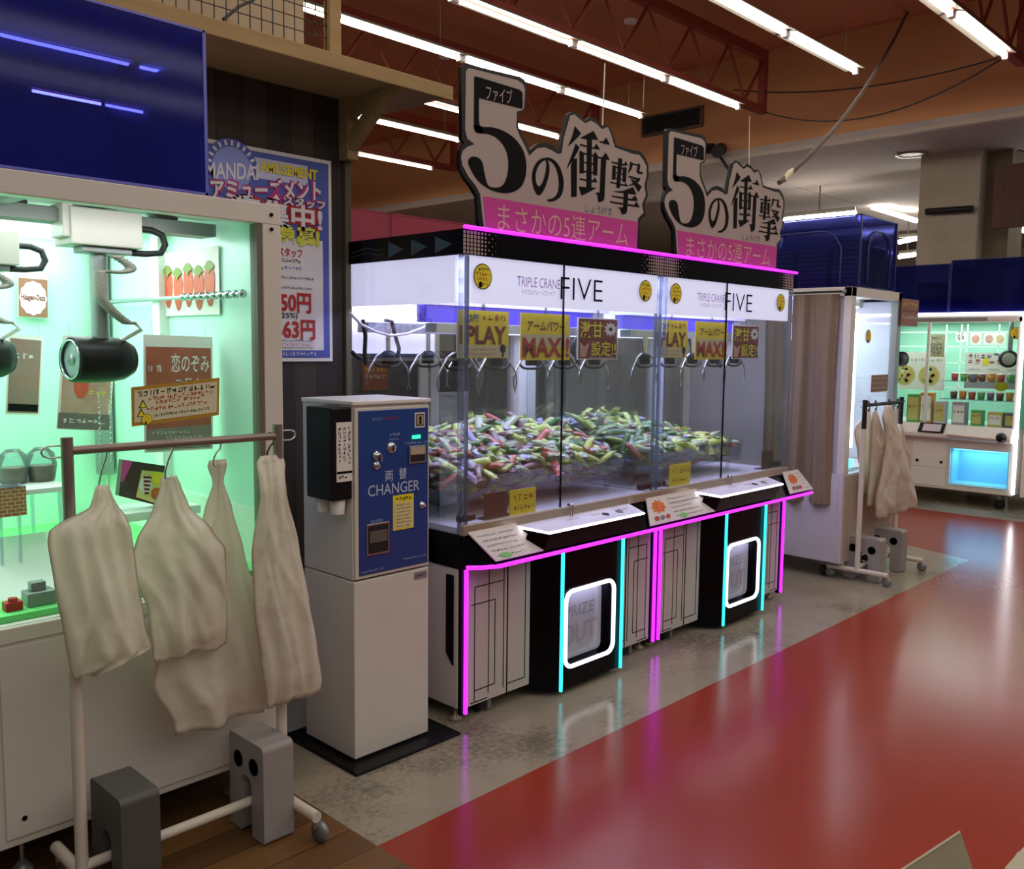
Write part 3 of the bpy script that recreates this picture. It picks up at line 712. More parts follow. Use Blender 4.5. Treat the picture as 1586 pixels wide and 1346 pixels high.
# ------------------------------------------------------------------ cards hanging in the cabinets
def hang_sign(x0, x1, z0, z1, y, name, label, kind):
    r = thing(name, label, 'sign', ((x0+x1)/2, y, z0))
    m = MB(); yy = y-0.0035; w_, h_ = x1-x0, z1-z0
    if kind == 'setting':
        m.box(x0, x1, y-0.002, y+0.002, z0, z1, PAPER); m.rect(((x0+x1)/2, yy, (z0+z1)/2), UX, UZ, w_*0.94, h_*0.94, DRED)
        yy -= 0.0008
        for t, px, pz, hh, fw in (('激甘', .05, .56, .42, .55), ('設定!!', .32, .12, .38, .62)):
            m.text(t, (x0+px*w_, yy, z0+pz*h_), UX, UZ, hh*h_, INK, 'l', fw*w_, 0.06)
            m.text(t, (x0+px*w_, yy-0.0008, z0+pz*h_), UX, UZ, hh*h_, YELLOW, 'l', fw*w_, 0.015)
        rn = random.Random(4); c = Vector((x0+.80*w_, yy, z0+.74*h_))
        m.quad([c + UX*math.cos(a)*w_*(.17 if k % 2 else .11) + UZ*math.sin(a)*h_*(.2 if k % 2 else .12) for k, a in enumerate([2*PI*q/20 for q in range(20)])], PAPER)
        m.disc(c+Vector((0,-.0008,0)), UX, UZ, w_*.05, h_*.05, INK, 12)
        m.quad([(x0+.06*w_,yy,z0+.06*h_),(x0+.2*w_,yy,z0+.06*h_),(x0+.28*w_,yy,z0+.42*h_),(x0+.16*w_,yy,z0+.3*h_),(x0+.05*w_,yy,z0+.42*h_)], pm('pale_pink_print','d8a59a',.6) )
        m.scribble((x0+.3*w_, yy-.0008, z0+.03*h_), UX, UZ, .6*w_, .05*h_, PAPER, 8)
    else:
        m.box(x0, x1, y-0.002, y+0.002, z0, z1, YELLOW)
        if kind == 'max':
            m.quad([(x0+.02*w_,yy,z0+.28*h_),(x0+.98*w_,yy,z0+.28*h_),(x0+.98*w_,yy,z0+.55*h_),(x0+.02*w_,yy,z0+.55*h_)], pm('pale_card','d9d0a8',.6)); yy -= .0008
            m.text('アームパワー', (x0+.12*w_, yy, z0+.64*h_), UX, UZ, .24*h_, DRED, 'l', .76*w_, 0.02, 0.15)
            m.text('MAX!!', (x0+.03*w_, yy, z0+.08*h_), UX, UZ, .56*h_, RED, 'l', .95*w_, 0.035)
        else:
            m.quad([(x0+.02*w_,yy,z0+.02*h_),(x0+.98*w_,yy,z0+.02*h_),(x0+.98*w_,yy,z0+.27*h_),(x0+.02*w_,yy,z0+.27*h_)], pm('pale_card','d9d0a8',.6)); yy -= .0008
            m.text('OP!', (x0+.14*w_, yy, z0+.76*h_), UX, UZ, .22*h_, GREY_INK, 'l', .26*w_, 0.03, .2)
            m.scribble((x0+.46*w_, yy, z0+.78*h_), UX, UZ, .5*w_, .15*h_, RED, 77)
            m.text('1PLAY', (x0+.03*w_, yy, z0+.31*h_), UX, UZ, .52*h_, DRED, 'l', .92*w_, 0.035)
            for q in range(2): m.scribble((x0+.10*w_, yy, z0+(.06+.1*q)*h_), UX, UZ, .65*w_, .045*h_, RED, 5+q)
            m.disc((x0+.88*w_,yy,z0+.20*h_), UX, UZ, .06*w_, .10*h_, INK, 16); m.rect((x0+.88*w_,yy,z0+.07*h_), UX, UZ, .04*w_, .1*h_, INK)
    m.build('card', r)
    MB().box((x0+x1)/2-0.008, (x0+x1)/2+0.008, y-0.001, y+0.001, z1, 1.70, ACRYL).build('hanger', r)
    return r
for i in range(2):
    d = 1.32*i; side = ('in the nearer neon cabinet', 'in the farther neon cabinet')[i]
    hang_sign(2.395+d, 2.68+d, 1.452, 1.640, 2.61, 'hanging_sign', 'yellow card reading PLAY hanging behind the glass '+side, 'play')
    hang_sign(2.742+d, 3.055+d, 1.443, 1.640, 2.60, 'hanging_sign', 'yellow card reading MAX hanging behind the glass '+side, 'max')
    hang_sign(3.108+d, 3.400+d, 1.445, 1.632, 2.60, 'hanging_sign', 'maroon card with yellow characters hanging behind the glass '+side, 'setting')

# small price cards standing on the cabinet floors
def price_card(px0, px1, pya, pyb, y, label, dark):
    A = QY(px0, pyb, y); B = QY(px1, pya, y); m = MB()
    x0, x1, z0, z1 = A.x, B.x, 0.791, max(B.z, 0.90)
    m.box(x0, x1, y, y+0.004, z0, z1, pm('dark_picture_card', '3a2620', 0.5, 0.3, 30, col2='5d3d2c') if dark else YELLOW)
    m.box(x0, x1, y+0.004, y+0.05, z0, z0+0.004, ACRYL)
    if not dark:
        m.scribble((x0+.1*(x1-x0), y-.001, z0+.55*(z1-z0)), UX, UZ, .8*(x1-x0), .25*(z1-z0), RED, 31)
        m.scribble((x0+.1*(x1-x0), y-.001, z0+.2*(z1-z0)), UX, UZ, .8*(x1-x0), .18*(z1-z0), DRED, 33)
    return tag(m.build('price_card'), label, 'card')
price_card(790, 830, 766, 798, 2.60, 'small yellow price card at the front of the nearer neon cabinet', False)
price_card(750, 786, 770, 800, 2.61, 'small dark picture card left of the yellow price card', True)
price_card(1037, 1070, 716, 750, 2.60, 'small yellow price card at the front of the farther neon cabinet', False)
price_card(1180, 1198, 702, 722, 2.62, 'small grey picture card at the far right end of the farther neon cabinet', True)

# ------------------------------------------------------------------ wrapped snack sticks
SN = [('yellow_green', 'yellow-green', 'a9c23e', 'd8e690'), ('dark_green', 'dark green', '16401f', '5f9a50'), ('red', 'red-brown', '9a1f1f', 'c9705f'),
      ('white', 'white and green', 'c9cfc0', '93a878'), ('lavender', 'lavender', '8070b8', 'c4bbe6'), ('maroon', 'dark maroon', '452028', '8a6a6a')]
def stick_mesh(name, mat, mat2, bend):
    m = MB(); sec = [(-1.0,.020,.0014),(-.84,.015,.003),(-.68,.0185,.011),(-.3,.0195,.0135),(.3,.0195,.0135),(.68,.0185,.011),(.84,.015,.003),(1.0,.020,.0014)]
    L = 0.066; vs = []
    for t, a, b in sec:
        z = bend*(1-t*t)
        for k in range(8):
            an = 2*PI*k/8; vs.append((t*L, a*math.cos(an), b*math.sin(an)+z))
    n = len(sec)
    for i in range(n-1):
        fs = [(i*8+k, i*8+(k+1) % 8, (i+1)*8+(k+1) % 8, (i+1)*8+k) for k in range(8)]
        o = len(m.v)
        m.add(vs[i*8:i*8+16], [(k, (k+1) % 8, 8+(k+1) % 8, 8+k) for k in range(8)], mat2 if i in (0, 1, 5, 6) and i != 3 else mat, True)
    return m
STK = []
for k, (n, d, c1, c2) in enumerate(SN):
    a = pm('wrapper_'+n, c1, 0.3, 0.0, 60, col2=c2, coat=0.4); b = pm('wrapper_end_'+n, c2, 0.35, 0.1, 40, coat=0.3)
    o = stick_mesh('snack_stick', a, b, 0.006 if k % 2 else 0.0).build('snack_stick')
    STK.append(o)
def heap_z(x, y, i):
    if i == 0: ta, tb = 2.42, 3.62
    else: ta, tb = 3.73, 4.78
    e = min(1, max(0, (y-2.72)/0.40)); e2 = min(1, max(0, (3.42-y)/0.12))
    f = 1.0
    if i == 1: f = min(1, max(0.12, (tb-x)/0.55))
    bump = 0.05*math.sin(x*7.1+1)*math.sin(y*9.3) + 0.03*math.sin(x*15+y*11)
    return 0.952 + (0.145+0.25*bump)*e**0.8*e2**0.5*f
SEEN = {}
def mix_for(x, y, i, rn):
    t = (x-2.42)/1.2 if i == 0 else 1.3
    back = (y-2.7)/0.7
    if rn.random() < 0.12: return rn.choice((3, 4, 5))
    g = 0.18 + 0.35*back + 0.35*min(1, t)
    q = rn.random()
    if q < g: return rn.choice((0, 0, 0, 3, 1))
    return rn.choice((2, 2, 2, 5, 5, 1, 4, 0)) if t < 0.75 else rn.choice((2, 0, 3, 1))
first = set(); rn = random.Random(11)
for i, N in ((0, 178), (1, 112)):
    ta, tb = (2.44, 3.61) if i == 0 else (3.75, 4.75)
    k = 0; pts = []; tries = 0
    while k < N:
        tries += 1
        x = rn.uniform(ta, tb); y = 2.72 + 0.66*rn.random()**1.15
        dm = 0.052 if tries < 6000 else 0.03
        if any((x-a)**2 + (y-b)**2 < dm*dm for a, b in pts): continue
        pts.append((x, y)); q = mix_for(x, y, i, rn)
        if q not in first: o = STK[q]; first.add(q)
        else: o = copy_tree(STK[q])
        z = heap_z(x, y, i) + rn.uniform(-0.010, 0.020)
        sl = (heap_z(x, y+0.03, i) - heap_z(x, y-0.03, i))/0.06; sx = (heap_z(x+0.03, y, i) - heap_z(x-0.03, y, i))/0.06
        nrm = Vector((-sx + rn.uniform(-.8,.8), -sl + rn.uniform(-.8,.8), 1)).normalized()
        qt = Vector((0,0,1)).rotation_difference(nrm).to_matrix() @ Matrix.Rotation(rn.uniform(0, 2*PI), 3, 'Z')
        eu = qt.to_euler(); s = rn.uniform(0.85, 1.2)
        if x - 0.05*s < ta - 0.02 or x + 0.05*s > tb + 0.02: s = 0.9
        o.location = (x, y, z); o.rotation_euler = eu; o.scale = (s, s, s)
        sd = ('nearer', 'farther')[i]
        tag(o, '%s wrapped snack stick lying in the heap in the %s neon cabinet' % (SN[q][1], sd), 'snack', '%s snack sticks in the %s cabinet' % (SN[q][1], sd))
        k += 1
    # what lies underneath, seen through the clear tray
    hp = MB(); rs = random.Random(50+i)
    for k in range(540):
        q = rs.choice((0, 0, 1, 2, 3, 3, 4, 5)); me = STK[q].data
        x = rs.uniform(ta+0.05, tb-0.05); y = 2.775 + 0.60*rs.random()**1.6; top = heap_z(x, y, i) - 0.006
        z = rs.uniform(0.872, max(0.88, top)) if k % 2 else max(0.88, top)
        if k >= 420: y = rs.uniform(2.772, 2.80); z = rs.uniform(0.872, 0.945)
        R3 = Matrix.Rotation(rs.uniform(0, PI) if k < 420 else rs.uniform(-.35, .35), 3, 'Z') @ Matrix.Rotation(rs.uniform(-.35,.35), 3, 'Y')
        off = len(hp.v)
        hp.v += [R3 @ v.co * 1.15 + Vector((x, y, z)) for v in me.vertices]
        for p in me.polygons:
            hp.f.append([j+off for j in p.vertices]); hp.m.append(hp.mi(me.materials[p.material_index])); hp.sm.append(True)
    tag(hp.build('snack_heap'), 'mixed wrapped snack sticks filling the clear tray under the heap in the %s neon cabinet' % ('nearer', 'farther')[i], 'snacks', kind='stuff')

# ------------------------------------------------------------------ the two cut-out signs on the roofs
S1 = lambda x, y, Y=2.575: QY(700 + x/4.4875, 90 + y/4.4875, Y)
S2 = lambda x, y, Y=2.575: QY(870 + x/8.9714, 190 + y/8.9714, Y)
S3 = lambda x, y, Y=2.575: QY(700 + x/6.411, 100 + y/6.411, Y)
SIGN_W = pm('sign_board_face', 'a99c94', 0.6, 0.03, 3)
MAG = pm('magenta_band', 'c0348c', 0.55, 0.04, 4)
MAGT = pm('pale_gold_lettering', 'd2a894', 0.5, 0.04, 6)
OUT = [(65,60),(85,45),(110,42),(470,128),(505,150),(520,190),(512,350),(498,378),(462,380),(460,470),(500,560),(540,640),(600,590),(650,585),(700,605),(745,655),(775,520),(805,390),(835,372),(870,385),(925,432),(965,408),(1000,425),(1040,468),(1080,465),(1115,510),(1140,605),(1215,630),(1270,642),(1310,648),(1345,690),(1365,740),(1368,820),(1352,880),(1362,960),(1335,1020),(1345,1090),(1305,1130),(1298,1345),(205,1205),(185,1140),(175,960),(140,900),(95,840),(58,770),(52,700),(60,640),(85,590),(70,560)]
INN = [(95,95),(110,72),(140,75),(455,155),(490,180),(505,215),(497,350),(485,362),(448,372),(445,480),(470,545),(500,600),(535,680),(590,628),(640,620),(690,640),(735,668),(762,660),(775,560),(820,400),(850,392),(880,420),(925,455),(965,435),(1000,455),(1040,495),(1080,480),(1100,520),(1130,622),(1210,650),(1260,668),(1300,672),(1325,705),(1350,750),(1350,820),(1335,880),(1345,955),(1318,1020),(1330,1075),(1290,1115),(1280,1325),(225,1195),(210,1100),(195,950),(165,890),(110,820),(70,745),(62,690),(75,645),(110,615),(155,600),(105,560),(90,500)]
D5 = [(215,120),(245,122),(665,250),(695,280),(697,430),(690,440),(270,335),(262,350),(262,560),(272,608),(300,620),(300,687),(245,680),(222,655),(213,600)]
D5b = [(300,620),(380,622),(470,645),(560,690),(640,760),(700,850),(730,960),(732,1060),(715,1150),(680,1215),(620,1258),(540,1278),(460,1270),(370,1240),(280,1180),(220,1110),(175,1030),(155,975),(165,935),(195,915),(235,918),(275,940),(300,985),(310,1040),(325,1110),(340,1170),(365,1210),(410,1222),(460,1220),(505,1190),(535,1130),(550,1060),(555,980),(545,900),(520,830),(480,770),(425,720),(350,690),(285,685),(245,680),(222,655),(213,600)]
NO_A = [(900,930),(960,925),(1010,950),(1055,1000),(1085,1070),(1103,1150),(1100,1230),(1080,1300),(1040,1340),(980,1362),(935,1345),(1000,1325),(1040,1280),(1055,1210),(1052,1130),(1035,1050),(1000,985),(960,955),(925,950),(890,965),(855,1005),(830,1070),(825,1130),(835,1185),(855,1210),(880,1195),(905,1140),(925,1060),(932,990),(925,948),(945,950),(962,1010),(960,1080),(940,1160),(910,1240),(875,1290),(845,1295),(815,1250),(795,1180),(788,1110),(800,1040),(830,980),(865,945)]
KJ = [  # traced in the kanji zoom
 [(172,45),(262,150),(205,215),(130,290),(72,335),(110,260),(150,150)],
 [(185,290),(240,345),(205,420),(130,550),(60,645),(90,560),(150,400)],
 [(120,600),(150,500),(205,500),(200,1030),(125,1035)],
 [(245,215),(435,115),(500,240),(410,235),(345,235)],
 [(345,220),(412,225),(405,905),(335,900)],
 [(245,295),(440,345),(475,290),(525,378),(440,365),(245,318)],
 [(240,385),(300,420),(300,705),(240,705)],
 [(430,440),(465,405),(495,470),(485,735),(430,730)],
 [(290,415),(450,455),(450,475),(290,438)],
 [(290,540),(440,570),(440,590),(290,560)],
 [(290,665),(440,690),(440,710),(290,688)],
 [(240,770),(420,805),(450,760),(490,830),(410,828),(240,795)],
 [(232,885),(300,895),(400,900),(480,905),(400,950),(270,1015),(245,950)],
 [(510,255),(570,262),(610,205),(662,310),(590,295),(520,275)],
 [(480,465),(550,485),(605,415),(662,520),(600,515),(480,490)],
 [(540,490),(610,500),(585,1060),(560,1095),(500,1105),(490,1020),(465,970),(520,975)],
 # 撃
 [(780,490),(835,505),(800,910),(750,905)],
 [(685,540),(860,575),(880,535),(912,595),(850,600),(685,560)],
 [(700,590),(745,600),(740,790),(690,790)],
 [(840,620),(895,625),(885,830),(840,820)],
 [(740,610),(845,632),(845,648),(740,628)],
 [(740,690),(845,712),(845,726),(740,704)],
 [(740,765),(845,786),(845,800),(740,780)],
 [(665,820),(860,860),(885,830),(905,885),(850,880),(665,838)],
 [(945,540),(985,570),(960,650),(905,720),(930,640)],
 [(960,560),(1050,580),(1060,560),(1085,600),(1070,680),(1115,685),(1118,715),(1060,712),(1030,680),(1050,600),(960,582)],
 [(920,735),(1050,770),(1085,770),(1075,810),(1010,860),(890,890),(980,840),(1030,795),(920,755)],
 [(945,770),(1000,800),(1105,890),(1060,965),(1000,870)],
 [(700,955),(840,950),(985,895),(1030,1000),(900,985),(780,972)],
 [(690,1010),(960,1060),(1015,1010),(1050,1090),(960,1085),(690,1030)],
 [(665,1090),(1000,1145),(1030,1095),(1078,1180),(990,1168),(665,1112)],
 [(855,970),(915,975),(900,1230),(885,1265),(830,1278),(800,1195),(755,1180),(845,1175)],
]
def cut_sign(dx, label):
    r = thing('cutout_sign', label, 'sign', (2.95+dx, 2.575, 1.945))
    D = Vector((dx, 0, 0)); Y = lambda p, k: Vector((p.x, 2.575-k, p.z)) + D
    b = MB(); b.prism([Y(S1(*p), 0) for p in OUT], (0, 0.018, 0), BLACK); b.build('board', r)
    f = MB(); f.prism([Y(S1(*p), 0.002) for p in INN], (0, 0.002, 0), SIGN_W); f.build('face', r)
    t = MB()
    for g in (D5, D5b, NO_A): t.quad([Y(S3(*p), 0.0035) for p in (bez(g, 3) if g is not D5 else g)], INK)
    for g in KJ: t.quad([Y(S2(*p), 0.0035 + 0.0002*KJ.index(g)/len(KJ)) for p in g], INK)
    a = S3(330, 245); b2 = S3(590, 300)
    t.text('ファイブ', Y(a, 0.0045)-UZ*0.035, (b2-a).normalized(), UZ, 0.062, SIGN_W, 'l', (b2-a).length)
    a = S2(325, 1195); b2 = S2(690, 1235)
    t.text('しょうげき', Y(a, 0.0045)-UZ*0.012, (b2-a).normalized(), UZ, 0.036, GREY_INK, 'l', (b2-a).length)
    t.build('lettering', r)
    g = MB(); Q = [S1(*p) for p in ((215,960),(1290,1140),(1280,1330),(235,1195))]
    g.prism([Y(p, 0.004) for p in Q], (0, 0.002, 0), MAG)
    a = S1(310, 1160); b2 = S1(1215, 1280); u = (b2-a).normalized()
    g.text('まさかの5連アーム', Y(a, 0.005)-UZ*0.012, u, UZ, 0.118, MAGT, 'l', (b2-a).length, -0.004)
    g.build('banner', r)
    st = MB()
    for x in (0.2, 1.0): st.box(2.42+x+dx-0.02, 2.42+x+dx+0.02, 2.593, 2.70, 1.941, 1.946, BLACK); st.box(2.42+x+dx-0.003, 2.42+x+dx+0.003, 2.593, 2.68, 1.946, 2.05, BLACK)
    st.build('stand', r)
    return r
cut_sign(0.0, 'large cut-out sign with black digit over a magenta band, on the nearer neon cabinet')
cut_sign(1.335, 'cut-out sign with black digit over a magenta band, on the farther neon cabinet')
# ================================================================== left cabinet
MINT = pm('mint_film', 'b2ddcf', 0.35, 0.0, 2.0, col2='c8ece0', stretch=(1, 1, 6))
GREEN = pm('green_felt', '6fe07c', 0.7, 0.05, 6)
PALEIN = pm('pale_interior', 'dfe6e2', 0.4, 0.02, 5)
LPX0, LPX1, LY, LB = 0.02, 1.60, 2.58, 3.92
def left_cabinet():
    r = thing('crane_game_machine', 'large white crane machine with mint green lit interior behind the near bag rack', 'arcade machine', (0.8, 3.2, 0))
    B = lambda m, n, bev=0.0, par=None: m.build(n, par or r, bev)
    b = MB(); b.box(LPX0, LPX1, LY, LB, 0.135, 0.70, WHITE)
    B(b, 'body', 0.004)
    f = MB(); f.box(0.735, 1.56, LY-0.006, LY, 0.16, 0.690, WHITE)
    for x, z in ((0.78,0.21),(1.52,0.21),(0.99,0.655),(1.52,0.655)): f.cyl((x,LY-0.009,z),(x,LY-0.005,z),0.007,INK,seg=8)
    f.box(1.472, 1.50, LY-0.008, LY-0.005, 0.33, 0.345, pm('orange_tag','b8602a',0.5))
    B(f, 'front_panel', 0.002)
    B(MB().box(LPX0, 0.715, LY-0.006, LY, 0.15, 0.690, pm('beige_panel','9c8d7c',0.5)), 'side_door', 0.002)
    B(MB().box(LPX0, LPX1, LY-0.006, LY+0.05, 0.70, 0.742, WHITE), 'sill', 0.003)
    for q in ((1.535, LPX1, LY-0.004, LY+0.05, 0.742, 1.875), (LPX0, LPX0+0.05, LY-0.004, LY+0.05, 0.742, 1.875), (LPX1-0.05, LPX1, LB-0.05, LB, 0.742, 1.938), (LPX0, LPX0+0.05, LB-0.05, LB, 0.742, 1.938)):
        B(MB().box(*q, WHITE), 'frame_post', 0.003)
    tp = B(MB().box(LPX0, LPX1, LY-0.004, LY+0.05, 1.875, 1.938, WHITE), 'top_rail', 0.003)
    for z in (1.86, 1.905): B(MB().cyl((1.565,LY-0.009,z),(1.565,LY-0.003,z),0.006,INK,seg=8), 'screw', par=tp)
    B(MB().box(1.515, 1.535, LY+0.0, LY+0.04, 0.742, 1.875, pm('dark_gasket','6d665c',0.5)), 'gasket')
    B(MB().box(LPX0+0.05, 1.515, LY+0.012, LY+0.018, 0.742, 1.875, GLASS), 'front_glass')
    w = MB(); w.box(1.565, 1.585, LY+0.06, LB-0.05, 0.95, 1.915, MINT); B(w, 'side_wall')
    B(MB().box(1.56, 1.585, LY+0.06, LB-0.05, 0.742, 0.95, PALEIN), 'side_ledge')
    w = MB(); w.box(LPX0+0.03, 1.56, LB-0.03, LB-0.01, 0.742, 1.915, MINT); B(w, 'back_wall')
    B(MB().box(LPX0+0.01, LPX0+0.03, LY+0.06, LB-0.05, 0.742, 1.915, MINT), 'side_wall')
    B(MB().box(LPX0+0.03, 1.56, LY+0.05, LB-0.03, 0.742, 0.760, GREEN), 'play_floor')
    B(MB().box(LPX0+0.03, LPX1-0.02, LY+0.05, LB-0.01, 1.915, 1.935, PALEIN), 'roof_panel')
    po = MB()
    for (x, y) in ((1.50, LB-0.12), (1.53, 3.30)): po.box(x, x+0.05, y, y+0.06, 0.95, 1.9, GREYM if y > 3.5 else PALEIN)
    B(po, 'inner_post')
    for y, lp in ((3.30, 1), (3.55, 0), (3.78, 0)):
        B(MB().box(0.15, 1.45, y, y+0.03, 1.898, 1.912, WHITE_LED), 'led_strip')
    area('cabinet_lamp', (0.8, 3.38, 1.895), 1.3, 0.8, 15*LED, 'f2fff8', (0,0,0), r)
    area('front_fill', (0.8, 2.70, 1.85), 1.3, 0.06, 2.6*LED, 'ffffff', (0.75,0,0), r)  # added fill, brightens the crane carriage and hanging posters from the front
    area('green_floor_lamp', (0.8, 3.55, 0.80), 1.2, 0.4, 2.2*LED, '4aff70', (PI,0,0), r)
    # gantry
    y = 2.95
    gt = MB(); gt.box(0.10, 1.53, y-0.07, y+0.02, 1.855, 1.895, pm('dim_steel','6b6d6b',0.45,0.08,10,metal=0.4)); gt.box(0.10, 1.55, y-0.05, y-0.035, 1.86, 1.90, GREYM)
    for k in range(6): gt.box(0.2+0.23*k, 0.27+0.23*k, y-0.04, y+0.04, 1.89, 1.912, BLACKM if k % 2 else GREYM)
    gt.box(0.85, 0.89, LY+0.08, LB-0.1, 1.885, 1.905, GREYM); B(gt, 'gantry_beam')
    gt = MB(); gt.tube([(1.52,2.7,1.66),(1.52,3.8,1.66)], 0.008, CHROME, 8)
    for k in range(10): gt.lathe([(0.001,-.008),(0.014,-.004),(0.014,.004),(0.001,.008)], (1.52,2.68+0.045*k,1.66), (0,1,0), CHROME, 10)
    B(gt, 'rail_rod')
    CRANEG = pm('crane_grey_enamel', 'b5aea8', 0.4, 0.03, 8)
    def crane(cx, cy, zc, sc):
        c = MB(); c.box(cx-0.10*sc, cx+0.115*sc, cy-0.06, cy+0.08, zc-0.055, zc+0.055, CRANEG); c.box(cx-0.12*sc, cx-0.09*sc, cy-0.05, cy+0.05, zc-0.035, zc+0.065, CRANEG)
        c.box(cx-0.06*sc, cx+0.09*sc, cy-0.04, cy+0.04, zc-0.075, zc-0.055, GREYM)
        cr = B(c, 'crane_carriage', 0.004)
        ch = MB(); P = [(cx+.115*sc,cy-.02,zc+.012),(cx+.16*sc,cy-.02,zc+.012),(cx+.195*sc,cy-.02,zc),(cx+.205*sc,cy-.02,zc-.03),(cx+.19*sc,cy-.02,zc-.058),(cx+.14*sc,cy-.02,zc-.065),(cx+.06*sc,cy-.02,zc-.065)]
        ch.tube(P, 0.011, BLACKM, 6); B(ch, 'cable_chain', par=cr)
        a = MB(); a.cyl((cx,cy,zc-0.07),(cx,cy,1.51),0.024*sc,GREYM); B(a, 'lift_tube', par=cr)
        h = MB(); hp = []
        for k in range(420):
            t = k/419
            if t < 0.3: q = Vector((cx+0.03+0.05*math.sin(t/0.3*PI), cy-0.045, zc-0.08-0.05*math.sin(t/0.3*PI/2)))
            else: tt = (t-0.3)/0.7; q = Vector((cx-0.015+0.10*max(0,tt-0.45)**1.5*2.2, cy-0.045, zc-0.13-(zc-0.13-1.56)*min(1,tt*1.05)))
            hp.append(q + Vector((0.014*math.cos(k*0.6), 0.014*math.sin(k*0.6), 0)))
        h.tube(hp, 0.0052, pm('grey_coil','8d8780',0.5) if 'grey_coil' not in bpy.data.materials else bpy.data.materials['grey_coil'], 5); h.tube([hp[-1], hp[-1]+Vector((0.02,0,-.02)), Vector((cx+0.055*sc,cy,1.50))], 0.007, WHITE2, 6); B(h, 'coil_hose', par=cr)
        m = MB(); o = (cx-0.095*sc, cy, 1.445)
        m.lathe([(0.001,0.02),(0.058,0.02),(0.064,0.0),(0.070,0.006),(0.072,0.03),(0.072,0.12),(0.066,0.165),(0.050,0.195),(0.001,0.195)], o, (1,0.12,0), BLACK, 32)
        mt = B(m, 'claw_motor', par=cr)
        g = MB(); d = Vector((1,0.12,0)).normalized()
        g.lathe([(0.057,-0.002),(0.062,-0.004),(0.062,0.004),(0.057,0.004)], o, d, CHROME, 28); g.lathe([(0.001,0.004),(0.057,0.010)], o, d, pm('lens_grey','8f9aa0',0.2,0.3,18) if 'lens_grey' not in bpy.data.materials else bpy.data.materials['lens_grey'], 28)
        g.lathe([(0.001,0.0),(0.018,0.002),(0.02,0.010)], o, d, GREYM, 16); B(g, 'motor_lens', par=mt) if False else g.build('motor_lens', cr)
        k = MB()
        for s in (-0.012, 0.022):
            z = 1.375
            for q in range(14):
                k.tube([(cx+s-.003, cy, z),(cx+s+.003, cy, z-.008),(cx+s-.003, cy, z-.016)], 0.0016, CHROME, 4); z -= 0.0165
            k.tube([(cx+s,cy,z),(cx+s,cy,z-.02),(cx+s-.01,cy,z-.03),(cx+s-.012,cy,z-.018)], 0.0018, CHROME, 5)
        B(k, 'hook_chain', par=cr)
        return cr
    crane(1.155, 2.90, 1.845, 1.0)
    crane(0.925, 3.30, 1.80, 1.0)
    # notice stuck to the glass
    n = MB(); y = LY+0.010
    TL, TR, BR, BL = (QY(*p, y) for p in ((203,600),(340,585),(339,643),(204,661)))
    n.prism([TL,TR,BR,BL], (0,0.001,0), pm('ochre_border','b88a2a',0.5))
    e = lambda a, t: TL.lerp(TR,a).lerp(BL.lerp(BR,a),t) - Vector((0,.0012,0))
    n.quad([e(.03,.09),e(.97,.09),e(.97,.91),e(.03,.91)], pm('cream_card','d8cfae',0.6)); u = (TR-TL).normalized(); v = (TL-BL).normalized(); L = (TR-TL).length
    for a, t, wd, h, mt, sd in ((.06,.27,.86,.017,INK,1),(.18,.40,.74,.0125,RED,2),(.26,.51,.56,.0125,RED,3),(.16,.66,.70,.0115,RED,4),(.24,.83,.62,.009,INK,5)):
        n.scribble(e(a,t)-Vector((0,.0008,0)), u, v, wd*L, h, mt, sd, 0.05)
    for a, t in ((.12,.50),(.10,.72)):
        p = e(a,t)-Vector((0,.0008,0)); n.quad([p-u*.013-v*.006, p+u*.013-v*.006, p+v*.018], INK); p = p-Vector((0,.0006,0)); n.quad([p-u*.009-v*.004, p+u*.009-v*.004, p+v*.012], YELLOW)
    round_sticker(n, e(.16,.86)-Vector((0,.001,0)), u, NY, 0.016, 91)
    B(n, 'warning_notice')
    # feet
    for x in (0.25, 0.80, 1.45):
        k = MB(); k.cyl((x,LY+0.10,0.04),(x,LY+0.10,0.135),0.008,CHROME); k.lathe([(0.001,0),(0.03,0),(0.03,0.012),(0.008,0.04),(0.001,0.04)], (x,LY+0.10,0), (0,0,1), GREYM, 16); B(k, 'levelling_foot')
    for x in (0.35, 1.35):
        k = MB(); k.lathe([(0.001,-.015),(.05,-.015),(.05,.015),(.001,.015)], (x,LY+0.35,0.05), (1,0,0), RUBBER, 18); k.box(x-.03,x+.03,LY+0.33,LY+0.37,.09,.135,GREYM); B(k, 'caster')
    return r
left_cabinet()

# pictures inside the left cabinet -------------------------------------------
def on_side(px0, py0, px1, py1, X=1.555):
    """frame on the right inner wall (faces -X): top-left, u, v, width, height"""
    A = QX(px0, py0, X); B_ = QX(px1, py1, X); u = Vector((0,-1,0)); return Vector((X, A.y, max(A.z,B_.z))), u, UZ, A.y-B_.y, abs(A.z-B_.z)
SALMON = pm('salmon_print', 'c2664e', 0.5, 0.0, 14, col2='8c4a3a')
BERRY = pm('strawberry_print', 'b5331f', 0.45, 0.0, 60, col2='df6a4a')
def wallcard(name, label, cat, fr, draw):
    o, u, v, w_, h_ = fr; n = Vector((-1,0,0)); m = MB()
    m.prism([o, o+u*w_, o+u*w_-v*h_, o-v*h_], Vector((0.003,0,0)), PAPER)
    draw(m, lambda a, b, k=1: o + u*(a*w_) - v*(b*h_) + n*0.0012*k, u, v, w_, h_)
    return tag(m.build(name), label, cat)
